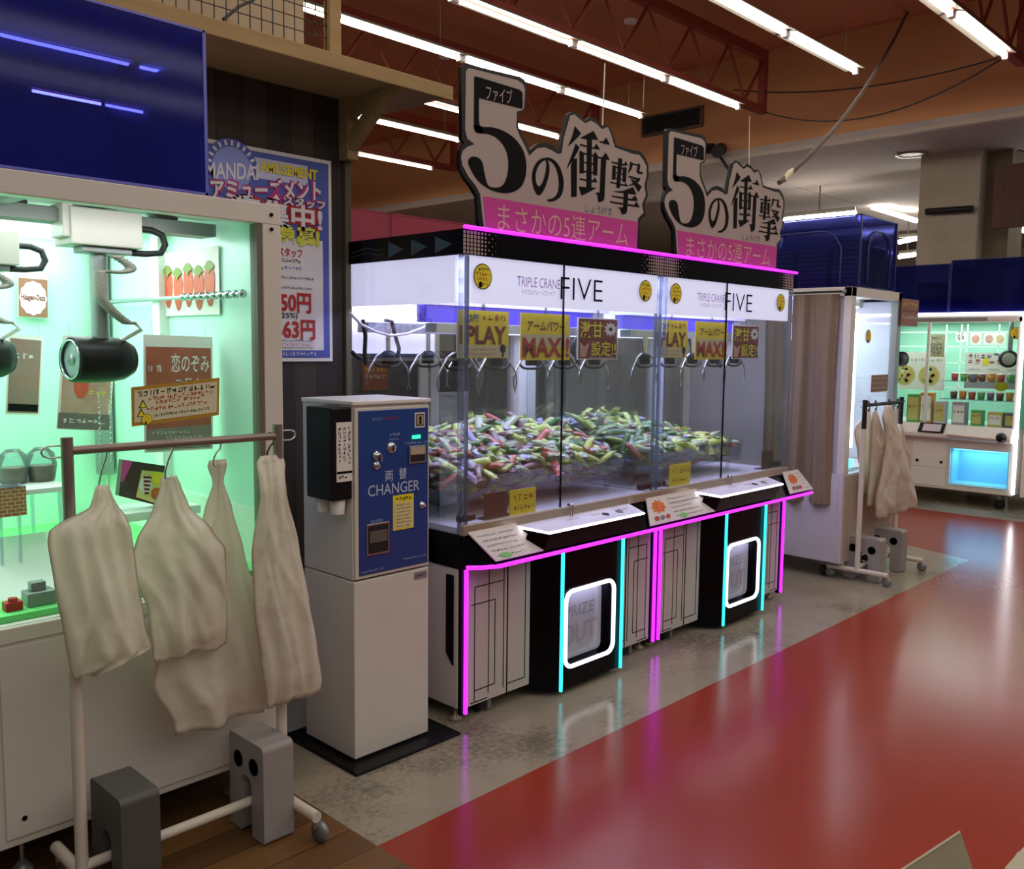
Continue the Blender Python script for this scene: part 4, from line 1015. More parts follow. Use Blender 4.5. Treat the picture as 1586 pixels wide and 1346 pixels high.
def d_berry(m, e, u, v, w_, h_):
    lf = pm('leaf_print','7d8a3a',.5)
    for k in range(5):
        cx = .14+.18*k; cy = .56+.05*(k % 2)
        m.quad([e(cx+.082*math.sin(a)*(1+.22*math.cos(a)), cy-.32*math.cos(a), 1+.3*k) for a in [2*PI*q/18 for q in range(18)]], BERRY)
        m.quad([e(cx-.09,cy-.26,4), e(cx-.03,cy-.22,4), e(cx,cy-.16,4), e(cx+.03,cy-.22,4), e(cx+.09,cy-.26,4), e(cx+.02,cy-.36,4), e(cx-.02,cy-.36,4)], lf)
wallcard('picture_card', 'picture card of a row of red strawberries inside the left crane machine', 'picture', on_side(248,393,340,487), d_berry)
def d_logo(m, e, u, v, w_, h_):
    bg = pm('brown_card','8d5f4a',.5,.1,20); m.quad([e(.02,.16), e(.98,.16), e(.98,.99), e(.02,.99)], bg)
    m.quad([e(.5+.44*math.cos(a)*(1+.035*math.cos(12*a)), .58+.36*math.sin(a)*(1+.035*math.cos(12*a)), 2) for a in [2*PI*q/96 for q in range(96)]], PAPER)
    m.text('Häagen-Dazs', e(.5,.62,3), u, v, .17*h_, DRED, 'c', .80*w_, 0.03, 0.0)
def on_back(px0, py0, px1, py1, Y):
    A = QY(px0, py0, Y); B_ = QY(px1, py1, Y); return A, B_
def flatcard(name, label, cat, px0, py0, px1, py1, Y, draw, tilt=0.0, hang=True):
    A, B_ = on_back(px0, py0, px1, py1, Y); w_ = B_.x-A.x; h_ = A.z-B_.z; u = Vector((math.cos(tilt),0,-math.sin(tilt))); v = Vector((math.sin(tilt),0,math.cos(tilt))); m = MB()
    m.prism([A, A+u*w_, A+u*w_-v*h_, A-v*h_], Vector((0,0.003,0)), PAPER)
    draw(m, lambda a, b, k=1: A + u*(a*w_) - v*(b*h_) + NY*0.0012*k, u, v, w_, h_)
    if hang:
        for a in (.12, .88): m.tube([A+u*a*w_, A+u*a*w_+Vector((0,0,0.045))], 0.0015, ACRYL, 5)
    return tag(m.build(name), label, cat)
flatcard('picture_card', 'brown card with white scalloped oval logo inside the left crane machine', 'picture', 27, 418, 77, 492, 3.86, d_logo, 0.03)
def d_salmon(m, e, u, v, w_, h_):
    m.quad([e(.03,.10), e(.97,.10), e(.97,.98), e(.03,.98)], SALMON)
    m.text('恋のぞみ', e(.38,.30,2), u, v, .17*h_, PAPER, 'l', .56*w_, 0.01); m.scribble(e(.04,.32,2), u, v, .26*w_, .07*h_, PAPER, 3)
    m.scribble(e(.44,.44,2), u, v, .50*w_, .075*h_, PAPER, 4, .1)
    m.quad([e(.03,.80,2), e(.97,.78,2), e(.97,.98,2), e(.03,.98,2)], pm('grey_photo','6f6868',.5,0,25,col2='a08f86'))
    for k in range(3): m.scribble(e(.10+.2*(k>0),.85+.045*k,3), u, v, .55*w_, .03*h_, PAPER, 30+k)
flatcard('hanging_poster', 'salmon red poster with white characters hanging behind the warning notice', 'poster', 222, 518, 333, 693, 2.93, d_salmon, 0.02)
def d_pale(m, e, u, v, w_, h_):
    m.quad([e(.05,.04), e(.95,.04), e(.95,.82), e(.05,.82)], pm('pale_photo','c9b8a8',.5,0,18,col2='a55f4c')); m.quad([e(.02,.82), e(.99,.82), e(.99,.99), e(.02,.99)], pm('dim_strip','6e6660',.5))
    m.scribble(e(.1,.93,2), u, v, .75*w_, .06*h_, PAPER, 12); m.disc(e(.4,.5,2), u, v, .14*w_, .16*h_, BERRY, 16); m.scribble(e(.55,.62,2), u, v, .3*w_, .06*h_, YELLOW, 6)
flatcard('hanging_poster', 'pale poster with dim bottom strip hanging behind the black claw motor', 'poster', 97, 519, 184, 660, 3.20, d_pale, 0.10)
def d_dark(m, e, u, v, w_, h_):
    m.quad([e(.06,.05), e(.94,.05), e(.94,.97), e(.06,.97)], pm('dim_photo','7a7472',.5,0,14,col2='a06a5a')); m.scribble(e(.2,.3,2), u, v, .6*w_, .07*h_, PAPER, 61); m.quad([e(.08,.86,2),e(.93,.86,2),e(.93,.95,2),e(.08,.95,2)], INK)
flatcard('hanging_poster', 'grey and red poster hanging near the left edge inside the crane machine', 'poster', 13, 517, 72, 640, 3.45, d_dark, 0.08)
# prizes in the left cabinet
BRICK = None
def brick_mat():
    m, nt, b = nodes_of('brick_print'); br = nt.nodes.new('ShaderNodeTexBrick'); br.inputs['Color1'].default_value = lin('9a5a34'); br.inputs['Color2'].default_value = lin('a86a40'); br.inputs['Mortar'].default_value = lin('d8c8b0'); br.inputs['Scale'].default_value = 22
    tc = nt.nodes.new('ShaderNodeTexCoord'); mp = nt.nodes.new('ShaderNodeMapping'); mp.inputs['Rotation'].default_value = (PI/2, 0, 0); nt.links.new(tc.outputs['Object'], mp.inputs[0]); nt.links.new(mp.outputs[0], br.inputs['Vector']); nt.links.new(br.outputs[0], b.inputs['Base Color']); return m
BRICK = brick_mat()
def pf(x, y, Y): return QY(x, y, Y)
st = thing('display_stand', 'clear display stand with pale tray near the left edge of the crane machine', 'stand', (0.85, 3.0, 0.76))
A = pf(-40, 755, 3.02); B_ = pf(98, 750, 3.02)
MB().box(A.x, B_.x, 2.95, 3.25, B_.z-.012, B_.z+.004, PALEIN).build('shelf', st, 0.002)
lg = MB()
for x in (A.x+.03, B_.x-.03):
    for y in (2.97, 3.22): lg.cyl((x,y,0.76),(x,y,B_.z-.012),0.008,ACRYL,seg=8)
lg.build('legs', st)
A = pf(-30, 760, 2.93); B_ = pf(41, 797, 2.93)
c = MB(); c.box(A.x, B_.x, 2.925, 2.94, B_.z, A.z, BRICK); c.box(A.x, B_.x, 2.925, 2.99, A.z, A.z+.004, ACRYL); c.tube([(B_.x-.02,2.935,0.76),(B_.x-.02,2.935,B_.z)],.006,ACRYL,6); c.tube([(A.x+.05,2.935,0.76),(A.x+.05,2.935,B_.z)],.006,ACRYL,6)
tag(c.build('brick_board'), 'small brick patterned board at the left edge inside the crane machine', 'board')
for k, (px, py, rr) in enumerate(((20, 690, 34), (64, 690, 34))):
    p = pf(px, py+28, 3.12); o = thing('snack_cup', ('clear domed snack cup, left one of two on the clear display stand', 'clear domed snack cup, right one of two on the clear display stand')[k], 'snack', (p.x, 3.12, st.location.z+0.0))
    zb = pf(98,750,3.02).z+.004
    o.location = (p.x, 3.12, zb)
    MB().lathe([(0.001,0),(.036,0),(.042,.05),(.001,.05)], (p.x,3.12,zb), (0,0,1), pm('tan_snack','8d8468',.5,0,60,col2='b5a98a') if k == 0 else bpy.data.materials['tan_snack'], 18).build('contents', o)
    MB().lathe([(.040,0.0),(.047,.055),(.046,.06),(.040,.09),(.02,.108),(.001,.11)], (p.x,3.12,zb), (0,0,1), ACRYL, 20).build('dome', o)
# pink candy packet
pk = thing('candy_packet', 'pink and brown sweets packet standing behind the second bag on the rack', 'sweets', (1.35, 2.95, 0.93))
A, B2, C2, D2 = (pf(x, y, 2.98) for x, y in ((190,712),(258,722),(247,784),(184,768)))
m = MB(); m.prism([A,B2,C2,D2], (0,0.03,0), pm('dark_packet','4a3a34',.35,.1,10)); m.build('packet', pk, 0.004)
e = lambda a, t, k=1: A.lerp(B2,a).lerp(D2.lerp(C2,a),t) + NY*0.001*k
m = MB(); m.quad([e(0,.0),e(.22,.02),e(.06,.6),e(0,.6)], pm('pink_print','d04f9a',.4)); m.quad([e(.45,.2),e(.98,.16),e(.98,.96),e(.40,.92)], pm('cream_print','e0d8a0',.4,0,30,col2='d9d24a'))
m.disc(e(.58,.55,2), UX, UZ, .022, .03, PAPER, 14)
for k in range(5): m.quad([e(.50+.02*k,.34+.1*k,3), e(.68,.32+.1*k,3), e(.70,.37+.1*k,3), e(.50+.02*k,.40+.1*k,3)], DRED)
m.disc(e(.86,.72,2), UX, UZ, .018, .022, PRINT_OR, 12); m.quad([e(.7,.2,2),e(.95,.2,2),e(.95,.48,2),e(.74,.48,2)], YELLOW)
m.build('print', pk)
zb = min(C2.z, D2.z)
MB().box(A.x-.03, B2.x+.05, 2.93, 3.08, 0.76, zb, PALEIN).build('support_block', pk, 0.003) if False else None
c = MB(); c.box(D2.x-.05, C2.x+.12, 2.92, 3.10, zb-.03, zb-.001, PALEIN)
for x in (D2.x-.03, C2.x+.10): c.box(x-.01, x+.01, 2.94, 3.08, 0.76, zb-.03, ACRYL)
tag(c.build('prize_bridge', None, 0.003), 'pale plastic bridge carrying the pink sweets packet', 'platform')
# white sloped tray lower left and small pieces
c = MB(); A = pf(0, 870, 2.80); B_ = pf(105, 918, 2.80)
c.prism([(0.45,3.05,A.z+.02),(0.45,2.78,B_.z),(0.45,2.78,B_.z-.02),(0.45,3.05,A.z)], (0.62,0,0), PALEIN); c.tube([(0.45,2.775,B_.z-.01),(1.07,2.775,B_.z-.01)], .014, GREYM, 8)
for x in (0.5, 1.0): c.box(x-.01, x+.01, 2.85, 3.0, .76, B_.z-.005, ACRYL)
tag(c.build('prize_chute'), 'white sloping prize chute with round front edge at lower left', 'chute')
c = MB(); p = pf(21, 962, 2.68); c.box(p.x-.022, p.x+.022, 2.665, 2.70, 0.7605, 0.785, RED); c.cyl((p.x,2.68,.785),(p.x,2.68,.795),.012,RED)
tag(c.build('red_peg', None, 0.002), 'small red block on the green floor at lower left', 'block')
c = MB(); p = pf(62, 955, 2.69); c.box(p.x-.035, p.x+.04, 2.67, 2.73, 0.7605, 0.80, GREYM); c.box(p.x-.02, p.x+.02, 2.69, 2.72, .80, .825, GREYM)
tag(c.build('grey_latch', None, 0.003), 'small grey latch block beside the red block', 'block')

# ================================================================== blue acrylic boxes
def blue(name, tint, body, bcol): return pane(name, tint, 1.0, 0.06, body, bcol)
BLUE1 = pane('blue_acrylic_dense', 'b0b4f6', 0.5, 0.07, 0.22, '4048b4')
BLUEE = pm('blue_edge', '6a6ac8', 0.3, 0.1, 6)
BLUED = pm('dark_blue_edge', '1e1e66', 0.3, 0.1, 6)
BLUE2 = pane('blue_acrylic', 'd2d6fb', 0.6, 0.05, 0.07, '4450cc')
BLUE3 = pane('blue_acrylic_dark', 'b8bcee', 0.5, 0.05, 0.18, '262c8a')
def acrylic_box(label, x0, x1, y0, y1, z0, z1, mat, edge, group=None, name='acrylic_box'):
    r = thing(name, label, 'box', ((x0+x1)/2, (y0+y1)/2, z0), group); t = 0.006
    MB().box(x0, x1, y0, y0+t, z0, z1, mat).build('front_sheet', r)
    MB().box(x0, x1, y1-t, y1, z0, z1, mat).build('back_sheet', r)
    MB().box(x0, x0+t, y0+t, y1-t, z0, z1, mat).build('side_sheet', r)
    MB().box(x1-t, x1, y0+t, y1-t, z0, z1, mat).build('side_sheet', r)
    MB().box(x0+t, x1-t, y0+t, y1-t, z1-t, z1, mat).build('top_sheet', r)
    MB().box(x0+t, x1-t, y0+t, y1-t, z0, z0+t, mat).build('bottom_sheet', r)
    e = MB()
    for x in (x0, x1-t):
        for y in (y0, y1-t): e.box(x-.002, x+t+.002, y-.002, y+t+.002, z0, z1, edge)
    for z in (z0, z1-t):
        for y in (y0, y1-t): e.box(x0, x1, y-.002, y+t+.002, z, z+t+.001, edge)
        for x in (x0, x1-t): e.box(x-.002, x+t+.002, y0, y1, z, z+t+.001, edge)
    e.build('seam', r)
    return r
acrylic_box('large deep blue acrylic box on top of the left crane machine', 0.02, 1.358, 2.585, 3.32, 1.940, 2.415, BLUE1, BLUEE)

# ================================================================== garment racks and bags
ENAM = pm('cream_enamel', 'd8cfc2', 0.35, 0.03, 8)
DKCHR = pm('dark_chrome', '8d8077', 0.35, 0.1, 10, metal=0.55)
def rack(x0, x1, y, zt, label, zb=0.10, footlen=0.19, zs=0.95, dark=False):
    r = thing('garment_rack', label, 'rack', ((x0+x1)/2, y, 0))
    pm_ = BLACKM if dark else DKCHR
    for x in (x0, x1):
        MB().cyl((x,y,zb),(x,y,zs),0.0165,ENAM).build('lower_post', r)
        MB().cyl((x,y,zs),(x,y,zt),0.0150,pm_).build('upper_post', r)
        MB().cyl((x,y-footlen,zb-0.012),(x,y+footlen,zb-0.012),0.0165,ENAM).build('foot', r)
        for s in (-1, 1):
            yy = y+s*(footlen-0.012); c = MB(); c.lathe([(.001,-.009),(.03,-.009),(.032,0),(.03,.009),(.001,.009)], (x+.018,yy,.032), (1,0.2,0), GREYM, 18); c.cyl((x,yy,.05),(x,yy,zb-.02),.008,CHROME); c.tube([(x,yy,.06),(x+.018,yy,.05),(x+.018,yy,.032)],.007,CHROME,6); c.build('caster', r)
    MB().cyl((x0,y,zb+.01),(x1,y,zb+.01),0.0145,ENAM).build('base_bar', r)
    MB().cyl((x0,y,zt-0.035),(x1,y,zt-0.035),0.0115,pm_ if dark else DKCHR).build('hanging_bar', r)
    for x, s in ((x0,-1),(x1,1)):
        MB().tube([(x,y,zt-.02),(x+s*.045,y,zt-.02),(x+s*.058,y,zt-.026),(x+s*.062,y,zt-.035),(x+s*.058,y,zt-.044),(x+s*.045,y,zt-.05),(x,y,zt-.05)], .0028, CHROME, 6).build('end_hook', r)
    return r
RY = 2.40
rack(0.862, 1.470, RY, 1.258, 'chrome and cream garment rack with white bags in front of the left crane machine')

BAG = pm('white_plastic_bag', 'efe8da', 0.24, 0.02, 6, trans=0.36, bump=0.6, bdist=0.04)
def bag(rows, y, label, cat_group, thick, seed, mat=BAG, parent=None, wr=1.0):
    """rows: (z, left x, right x, centre depth offset); a limp plastic bag with two skins and creases"""
    rn = random.Random(seed); NX = 26; NZ = 46
    zs = [q[0] for q in rows]
    def at(z):
        for a, b2 in zip(rows, rows[1:]):
            if a[0] >= z >= b2[0]:
                t = (a[0]-z)/max(1e-6, a[0]-b2[0]); t = t*t*(3-2*t)*0.5 + t*0.5
                return [a[k]+(b2[k]-a[k])*t for k in range(len(a))]
        return rows[-1]
    folds = [(rn.uniform(6,16), rn.uniform(0,6), rn.uniform(-3,3), rn.uniform(.3,1)) for _ in range(5)]
    crease = [(rn.uniform(-1,1), rn.uniform(0.1,1), rn.uniform(-1,1), rn.uniform(.05,.18)) for _ in range(16)]
    vs = []
    for s in (-1, 1):
        for j in range(NZ+1):
            z = zs[0] + (zs[-1]-zs[0])*j/NZ; r = at(z); tt = j/NZ
            wd = r[2]-r[1]
            for i in range(NX+1):
                a = i/NX; u = 2*a-1
                prof = (1-u*u)**0.6
                d = thick*prof*min(1, 0.25+tt*1.3)*min(1, wd/0.16+0.15)*(1 if tt < .9 else max(.25,(1-tt)*10*.75+.25))
                wv = sum(am*math.sin(f*u*1.1+ph+sl*tt*2) for f, ph, sl, am in folds)/3
                cr = 0
                for cx, ct, an, cw in crease:
                    q = (u-cx)*math.cos(an)+(tt-ct)*2.2*math.sin(an); cr += math.exp(-(q/cw)**2)*(.5 if an > 0 else -.5)
                yy = y + (r[3] if len(r) > 3 else 0) + s*d*0.5 + wr*prof**.5*(0.011*wv+0.013*cr)*min(1, wd/.12)
                hem = 0.006*math.sin(u*5+seed)*max(0, tt-.85)*6
                vs.append((r[1]+wd*a, yy, z+hem))
    W1 = NX+1; N1 = W1*(NZ+1); fs = []
    for j in range(NZ):
        for i in range(NX):
            a = j*W1+i; fs.append((a, a+1, a+1+W1, a+W1)); fs.append((N1+a, N1+a+W1, N1+a+1+W1, N1+a+1))
        for i in (0, NX):
            a = j*W1+i; fs.append((a, a+W1, N1+a+W1, N1+a) if i == 0 else (a, N1+a, N1+a+W1, a+W1))
    for i in range(NX):
        fs.append((NZ*W1+i, NZ*W1+i+1, N1+NZ*W1+i+1, N1+NZ*W1+i)); fs.append((i, N1+i, N1+i+1, i+1))
    m = MB(); m.add(vs, fs, mat, True)
    return tag(m.build('plastic_bag'), label, 'bag', cat_group)
def rows_px(rows, Y):
    out = []
    for y, a, b2, *d in rows:
        dd = d[0] if d else 0.0; A = QY(a, y, Y+dd); B_ = QY(b2, y, Y+dd); out.append(((A.z+B_.z)/2, A.x, B_.x, d[0] if d else 0.0))
    return out
G = 'white bags on the near rack'
BY = 2.36
bag(rows_px([(752,148,168,0.02),(768,144,174,0.015),(785,138,182,0.01),(800,100,192,0),(812,76,198,-.01),(830,73,204,-.015),(900,84,213,-.02),(980,100,226,-.02),(1022,108,238,-.015),(1046,116,160,-.01)], 2.345), 2.345, 'white plastic bag hanging lowest at the left end of the near rack', G, 0.05, 3)
bag(rows_px([(738,249,274,.02),(755,247,281,.02),(785,236,292,.015),(830,210,330,.0),(862,196,350,.0),(930,228,352,.0),(1000,236,352,.0),(1012,238,350,.0)], 2.385), 2.385, 'broad white plastic bag, second from the left on the near rack', G, 0.045, 8)
bag(rows_px([(712,324,350,.01),(722,321,352,.01),(745,330,346,.01),(790,316,360,.01),(860,290,378,.0),(950,262,402,.0),(1010,240,411,.0),(1040,236,413,.0),(1100,268,412,.0),(1120,270,410,.0)], 2.435), 2.435, 'long cream plastic bag behind the broad bag, third from the left', G, 0.035, 12)
bag(rows_px([(705,402,432,.045),(716,394,441,.04),(735,398,440,.02),(765,401,443,.0),(850,388,462,.0),(940,392,478,.0),(1010,402,490,.0),(1068,410,498,.0),(1082,410,496,.0)], 2.35), 2.345, 'white plastic bag at the right end of the near rack beside the change machine', G, 0.05, 21)
def s_hook(px, pyt, pyb, y, label, mat, group):
    t = QY(px, pyt, y); b2 = QY(px, pyb, y); x = t.x; zt = t.z; zb = b2.z; r = 0.016
    P = [(x-r*math.cos(a)*.9, RY if False else y, zt - r + r*math.sin(a)) for a in (0.2, .8, 1.57, 2.3, 2.9)]
    P += [(x+r*.7, y, zt-2*r), (x, y, (zt+zb)/2), (x-r*.6, y, zb+r*1.4)]
    P += [(x-r*.2-r*.6*math.cos(a), y, zb + r*.7 - r*.7*math.sin(a)) for a in (.6, 1.3, 2.0, 2.8)]
    return tag(MB().tube(P, .0026, mat, 6).build('s_hook'), label, 'hook', group)
for px, a, b2, l, mt in ((157,690,762,'steel S hook at the left end of the near rack bar',CHROME),(260,682,742,'steel S hook, second from the left on the near rack bar',CHROME),(335,678,722,'steel S hook, third from the left on the near rack bar',CHROME),(418,670,712,'black S hook at the right end of the near rack bar',BLACKM)):
    s_hook(px, a, b2, RY, l, mt, 'hooks on the near rack')

# weights ----------------------------------------------------------------------
LTG = pm('light_grey_plastic', '9c9694', 0.55, 0.04, 14)
DKG = pm('dark_grey_plastic', '55534f', 0.6, 0.04, 14)
def weight(x0, x1, y0, y1, h, mat, label, face, leg=0.075, arch=0.16):
    """inverted U block straddling the base bar; its two legs stand apart along Y, holes face -X"""
    r = thing('rack_weight', label, 'weight', ((x0+x1)/2, (y0+y1)/2, 0)); R = 0.018
    ym = (y0+y1)/2; pts = []
    def arc(cy, cz, a0, a1, rr=R, n=4): return [(cy+rr*math.cos(math.radians(a0+(a1-a0)*k/n)), cz+rr*math.sin(math.radians(a0+(a1-a0)*k/n))) for k in range(n+1)]
    gy0, gy1 = y0+leg, y1-leg; gr = (gy1-gy0)/2
    p = [(y0,0.004)] + arc(y0+R, h-R, 180, 90) + arc(y1-R, h-R, 90, 0) + [(y1,0.004),(gy1,0.004)] + arc(ym, arch, 0, 180, gr, 8) + [(gy0,0.004)]
    MB().prism([(x0, a, b2) for a, b2 in p], (x1-x0,0,0), mat).build('block', r, 0.008)
    if face:
        for cy in (y0+0.055, y1-0.055):
            MB().disc((x0-0.0012, cy, h-0.075), (0,-1,0), (0,0,1), 0.021, 0.026, INK, 24).build('hole', r) if False else MB().lathe([(0.001,0.0),(0.020,0.0),(0.024,-0.0015),(0.026,-0.002),(0.026,0.004)], (x0, cy, h-0.075), (1,0,0), INK, 24).build('hole', r)
    return r
weight(1.352, 1.455, 2.312, 2.512, 0.305, LTG, 'light grey arch-shaped weight with two black holes on the near rack base', True, leg=.07)
weight(0.925, 1.03, 2.295, 2.495, 0.305, DKG, 'dark grey arch-shaped weight at the left of the near rack base', False, leg=.07)

# ================================================================== change machine
BLUEP = pm('blue_door_panel', '14408a', 0.28, 0.06, 2.0, coat=0.4)
def changer():
    x0, x1, y0, y1, H = 1.862, 2.206, 2.556, 2.868, 1.305
    r = thing('change_machine', 'tall white change machine with blue upper door beside the plank wall', 'change machine', ((x0+x1)/2, 2.7, 0))
    B = lambda m, n, bev=0.0, par=None: m.build(n, par or r, bev)
    B(MB().box(1.81, 2.305, 2.478, 2.945, 0.0, 0.012, BLACK), 'base_plate', 0.004)
    B(MB().box(x0+.003, x1-.003, y0+.003, y1, 0.012, 0.05, BLACK), 'plinth')
    B(MB().box(x0, x1, y0, y1, 0.02, 0.668, WHITE), 'lower_body', 0.004)
    b = MB(); b.box(x0, x1, y0+.008, y1, 0.672, H-.012, WHITE); B(b, 'upper_body', 0.004)
    B(MB().box(x0-.006, x1+.006, y0-.006, y1, H-.014, H, WHITE2), 'top_cover', 0.003)
    d = MB(); d.box(x0+.004, x1-.003, y0-.004, y0+.008, 0.676, H-.024, WHITE); dr = B(d, 'door_frame', 0.003)
    d = MB(); d.box(x0+.018, x1-.010, y0-.008, y0-.003, 0.688, H-.034, BLUEP); B(d, 'door_panel', 0.002)
    PX0, PX1, PZ0, PZ1 = x0+.018, x1-.010, 0.688, H-.034; yy = y0-.0085
    def e(a, t, k=0): return Vector((PX0+(PX1-PX0)*a, yy-.001*k, PZ1-(PZ1-PZ0)*t))
    LETT = pm('pale_blue_lettering', 'b9c6de', 0.5)
    t = MB()
    t.text('両', e(.36,.435), UX, UZ, .044, LETT, 'l', .036, .01); t.text('替', e(.56,.430), UX, UZ, .044, LETT, 'l', .036, .01)
    t.text('CHANGER', e(.12,.520), UX, UZ, .056, LETT, 'l', .235, .004)
    t.build('lettering', r); t = MB()
    for a, tt, w2_, h2_, s in ((.18,.062,.06,.010,1),(.42,.165,.05,.012,2),(.42,.19,.05,.008,3),(.64,.225,.11,.010,4),(.16,.685,.05,.010,5),(.12,.71,.08,.008,6),(.02,.985,.10,.008,7),(.62,.955,.11,.008,8)):
        MB().scribble(e(a,tt), UX, UZ, w2_, h2_, LETT, s).build('small_print', r)
    MB().scribble(e(.36,.062), UX, UZ, .07, .012, RED, 12).build('small_print', r)
    s = MB(); c = e(.87,.075); s.rect(c, UX, UZ, .048, .055, PAPER); s.rect(c+NY*.001, UX, UZ, .038, .044, INK); s.rect(c+NY*.002, UX, UZ, .030, .036, pm('tan_pictogram','b8a288',.5)); s.rect(c+NY*.003-UZ*.006, UX, UZ, .010, .018, INK); s.disc(c+NY*.003+UZ*.008, UX, UZ, .006, .006, INK, 12); B(s, 'pictogram_sticker')
    s = MB(); c = e(.82,.29); s.box(c.x-.040, c.x+.040, y0-.016, y0-.008, c.z-.032, c.z+.032, CHROME); s.box(c.x-.034, c.x+.034, y0-.0175, y0-.016, c.z+.0, c.z+.027, pm('cream_slot','b9a692',.5)); s.box(c.x-.034, c.x+.034, y0-.0175, y0-.016, c.z-.026, c.z-.001, BLACKM); B(s, 'bill_slot', 0.002)
    B(MB().box(c.x-.02, c.x+.016, y0-.012, y0-.008, c.z+.058, c.z+.070, em('green_led','2aff8a',3)), 'status_lamp')
    s = MB(); c = e(.45,.235); s.lathe([(.001,-.010),(.014,-.010),(.020,-.004),(.021,0)], c, (0,1,0), CHROME, 20); s.box(c.x-.002,c.x+.002,c.y-.012,c.y-.009,c.z-.01,c.z+.01,BLACKM); B(s, 'coin_slot')
    s = MB(); c = e(.24,.275); s.lathe([(.001,-.016),(.010,-.016),(.010,-.006),(.017,-.004),(.017,0)], c, (0,1,0), CHROME, 16); s.box(c.x-.004,c.x+.004,c.y-.030,c.y-.014,c.z-.018,c.z+.006,CHROME); s.lathe([(.001,-.006),(.016,-.004),(.016,0)], c-UZ*.035, (0,1,0), CHROME, 16); B(s, 'return_lever')
    n = MB(); c = e(.62,.645); a0 = c-UX*.048; n.box(c.x-.048, c.x+.048, y0-.0105, y0-.0085, c.z-.064, c.z+.064, YELLOW); n.rect(c+NY*.003-UZ*.010, UX, UZ, .084, .096, pm('pale_yellow_card','e0d49a',.6)); n.scribble(c+NY*.004+Vector((-.036,0,.044)), UX, UZ, .074, .013, INK, 4)
    for k in range(7): n.scribble(c+NY*.004+Vector((-.034,0,.024-.0128*k)), UX, UZ, .066, .0068, DRED if k in (1,2) else INK, 20+k)
    B(n, 'notice_sticker')
    k = MB(); c = e(.90,.62); k.lathe([(.001,-.012),(.008,-.012),(.009,-.004),(.013,-.003),(.013,0)], c, (0,1,0), CHROME, 16); B(k, 'key_lock')
    s = MB(); c = e(.25,.785); s.box(c.x-.050, c.x+.050, y0-.013, y0-.008, c.z-.056, c.z+.056, CHROME); s.box(c.x-.044, c.x+.044, y0-.0145, y0-.013, c.z-.050, c.z+.050, BLACKM); s.box(c.x-.039, c.x+.039, y0-.016, y0-.0145, c.z-.012, c.z+.030, pm('dim_tray','5f5a54',.4)); B(s, 'coin_tray', 0.001)
    s = MB(); s.box(2.135, 2.196, y0-.003, y0+.001, .630, .656, pm('grey_label','8d8288',.5)); s.scribble((2.14,y0-.004,.638), UX, UZ, .05, .010, INK, 3); B(s, 'rating_label')
    return r
changer()
cp = thing('cup_dispenser', 'black cup dispenser with white label on the side of the change machine', 'dispenser', (1.82, 2.64, 0.97))
MB().box(1.776, 1.861, 2.562, 2.715, 0.965, 1.285, BLACK).build('casing', cp, 0.005)
m = MB(); m.box(1.795, 1.858, 2.558, 2.562, 1.03, 1.235, PAPER); m.box(1.795, 1.858, 2.557, 2.558, 1.058, 1.066, INK)
for k in range(3): m.scribble((1.80+.02*k, 2.5565, 1.22), (0,0,-1), UX, .13, .012, INK, k)
m.scribble((1.80, 2.5565, 1.04), UX, UZ, .045, .012, INK, 9)
m.build('label', cp)
for k, (x, y) in enumerate(((1.825, 2.60), (1.82, 2.675))):
    MB().lathe([(.024,-.008),(.0245,0),(.030,.055),(.001,.055),(.001,-.005),(.023,-.005)], (x,y,.920), (0,0,1), PAPER, 20).build('paper_cup', cp)

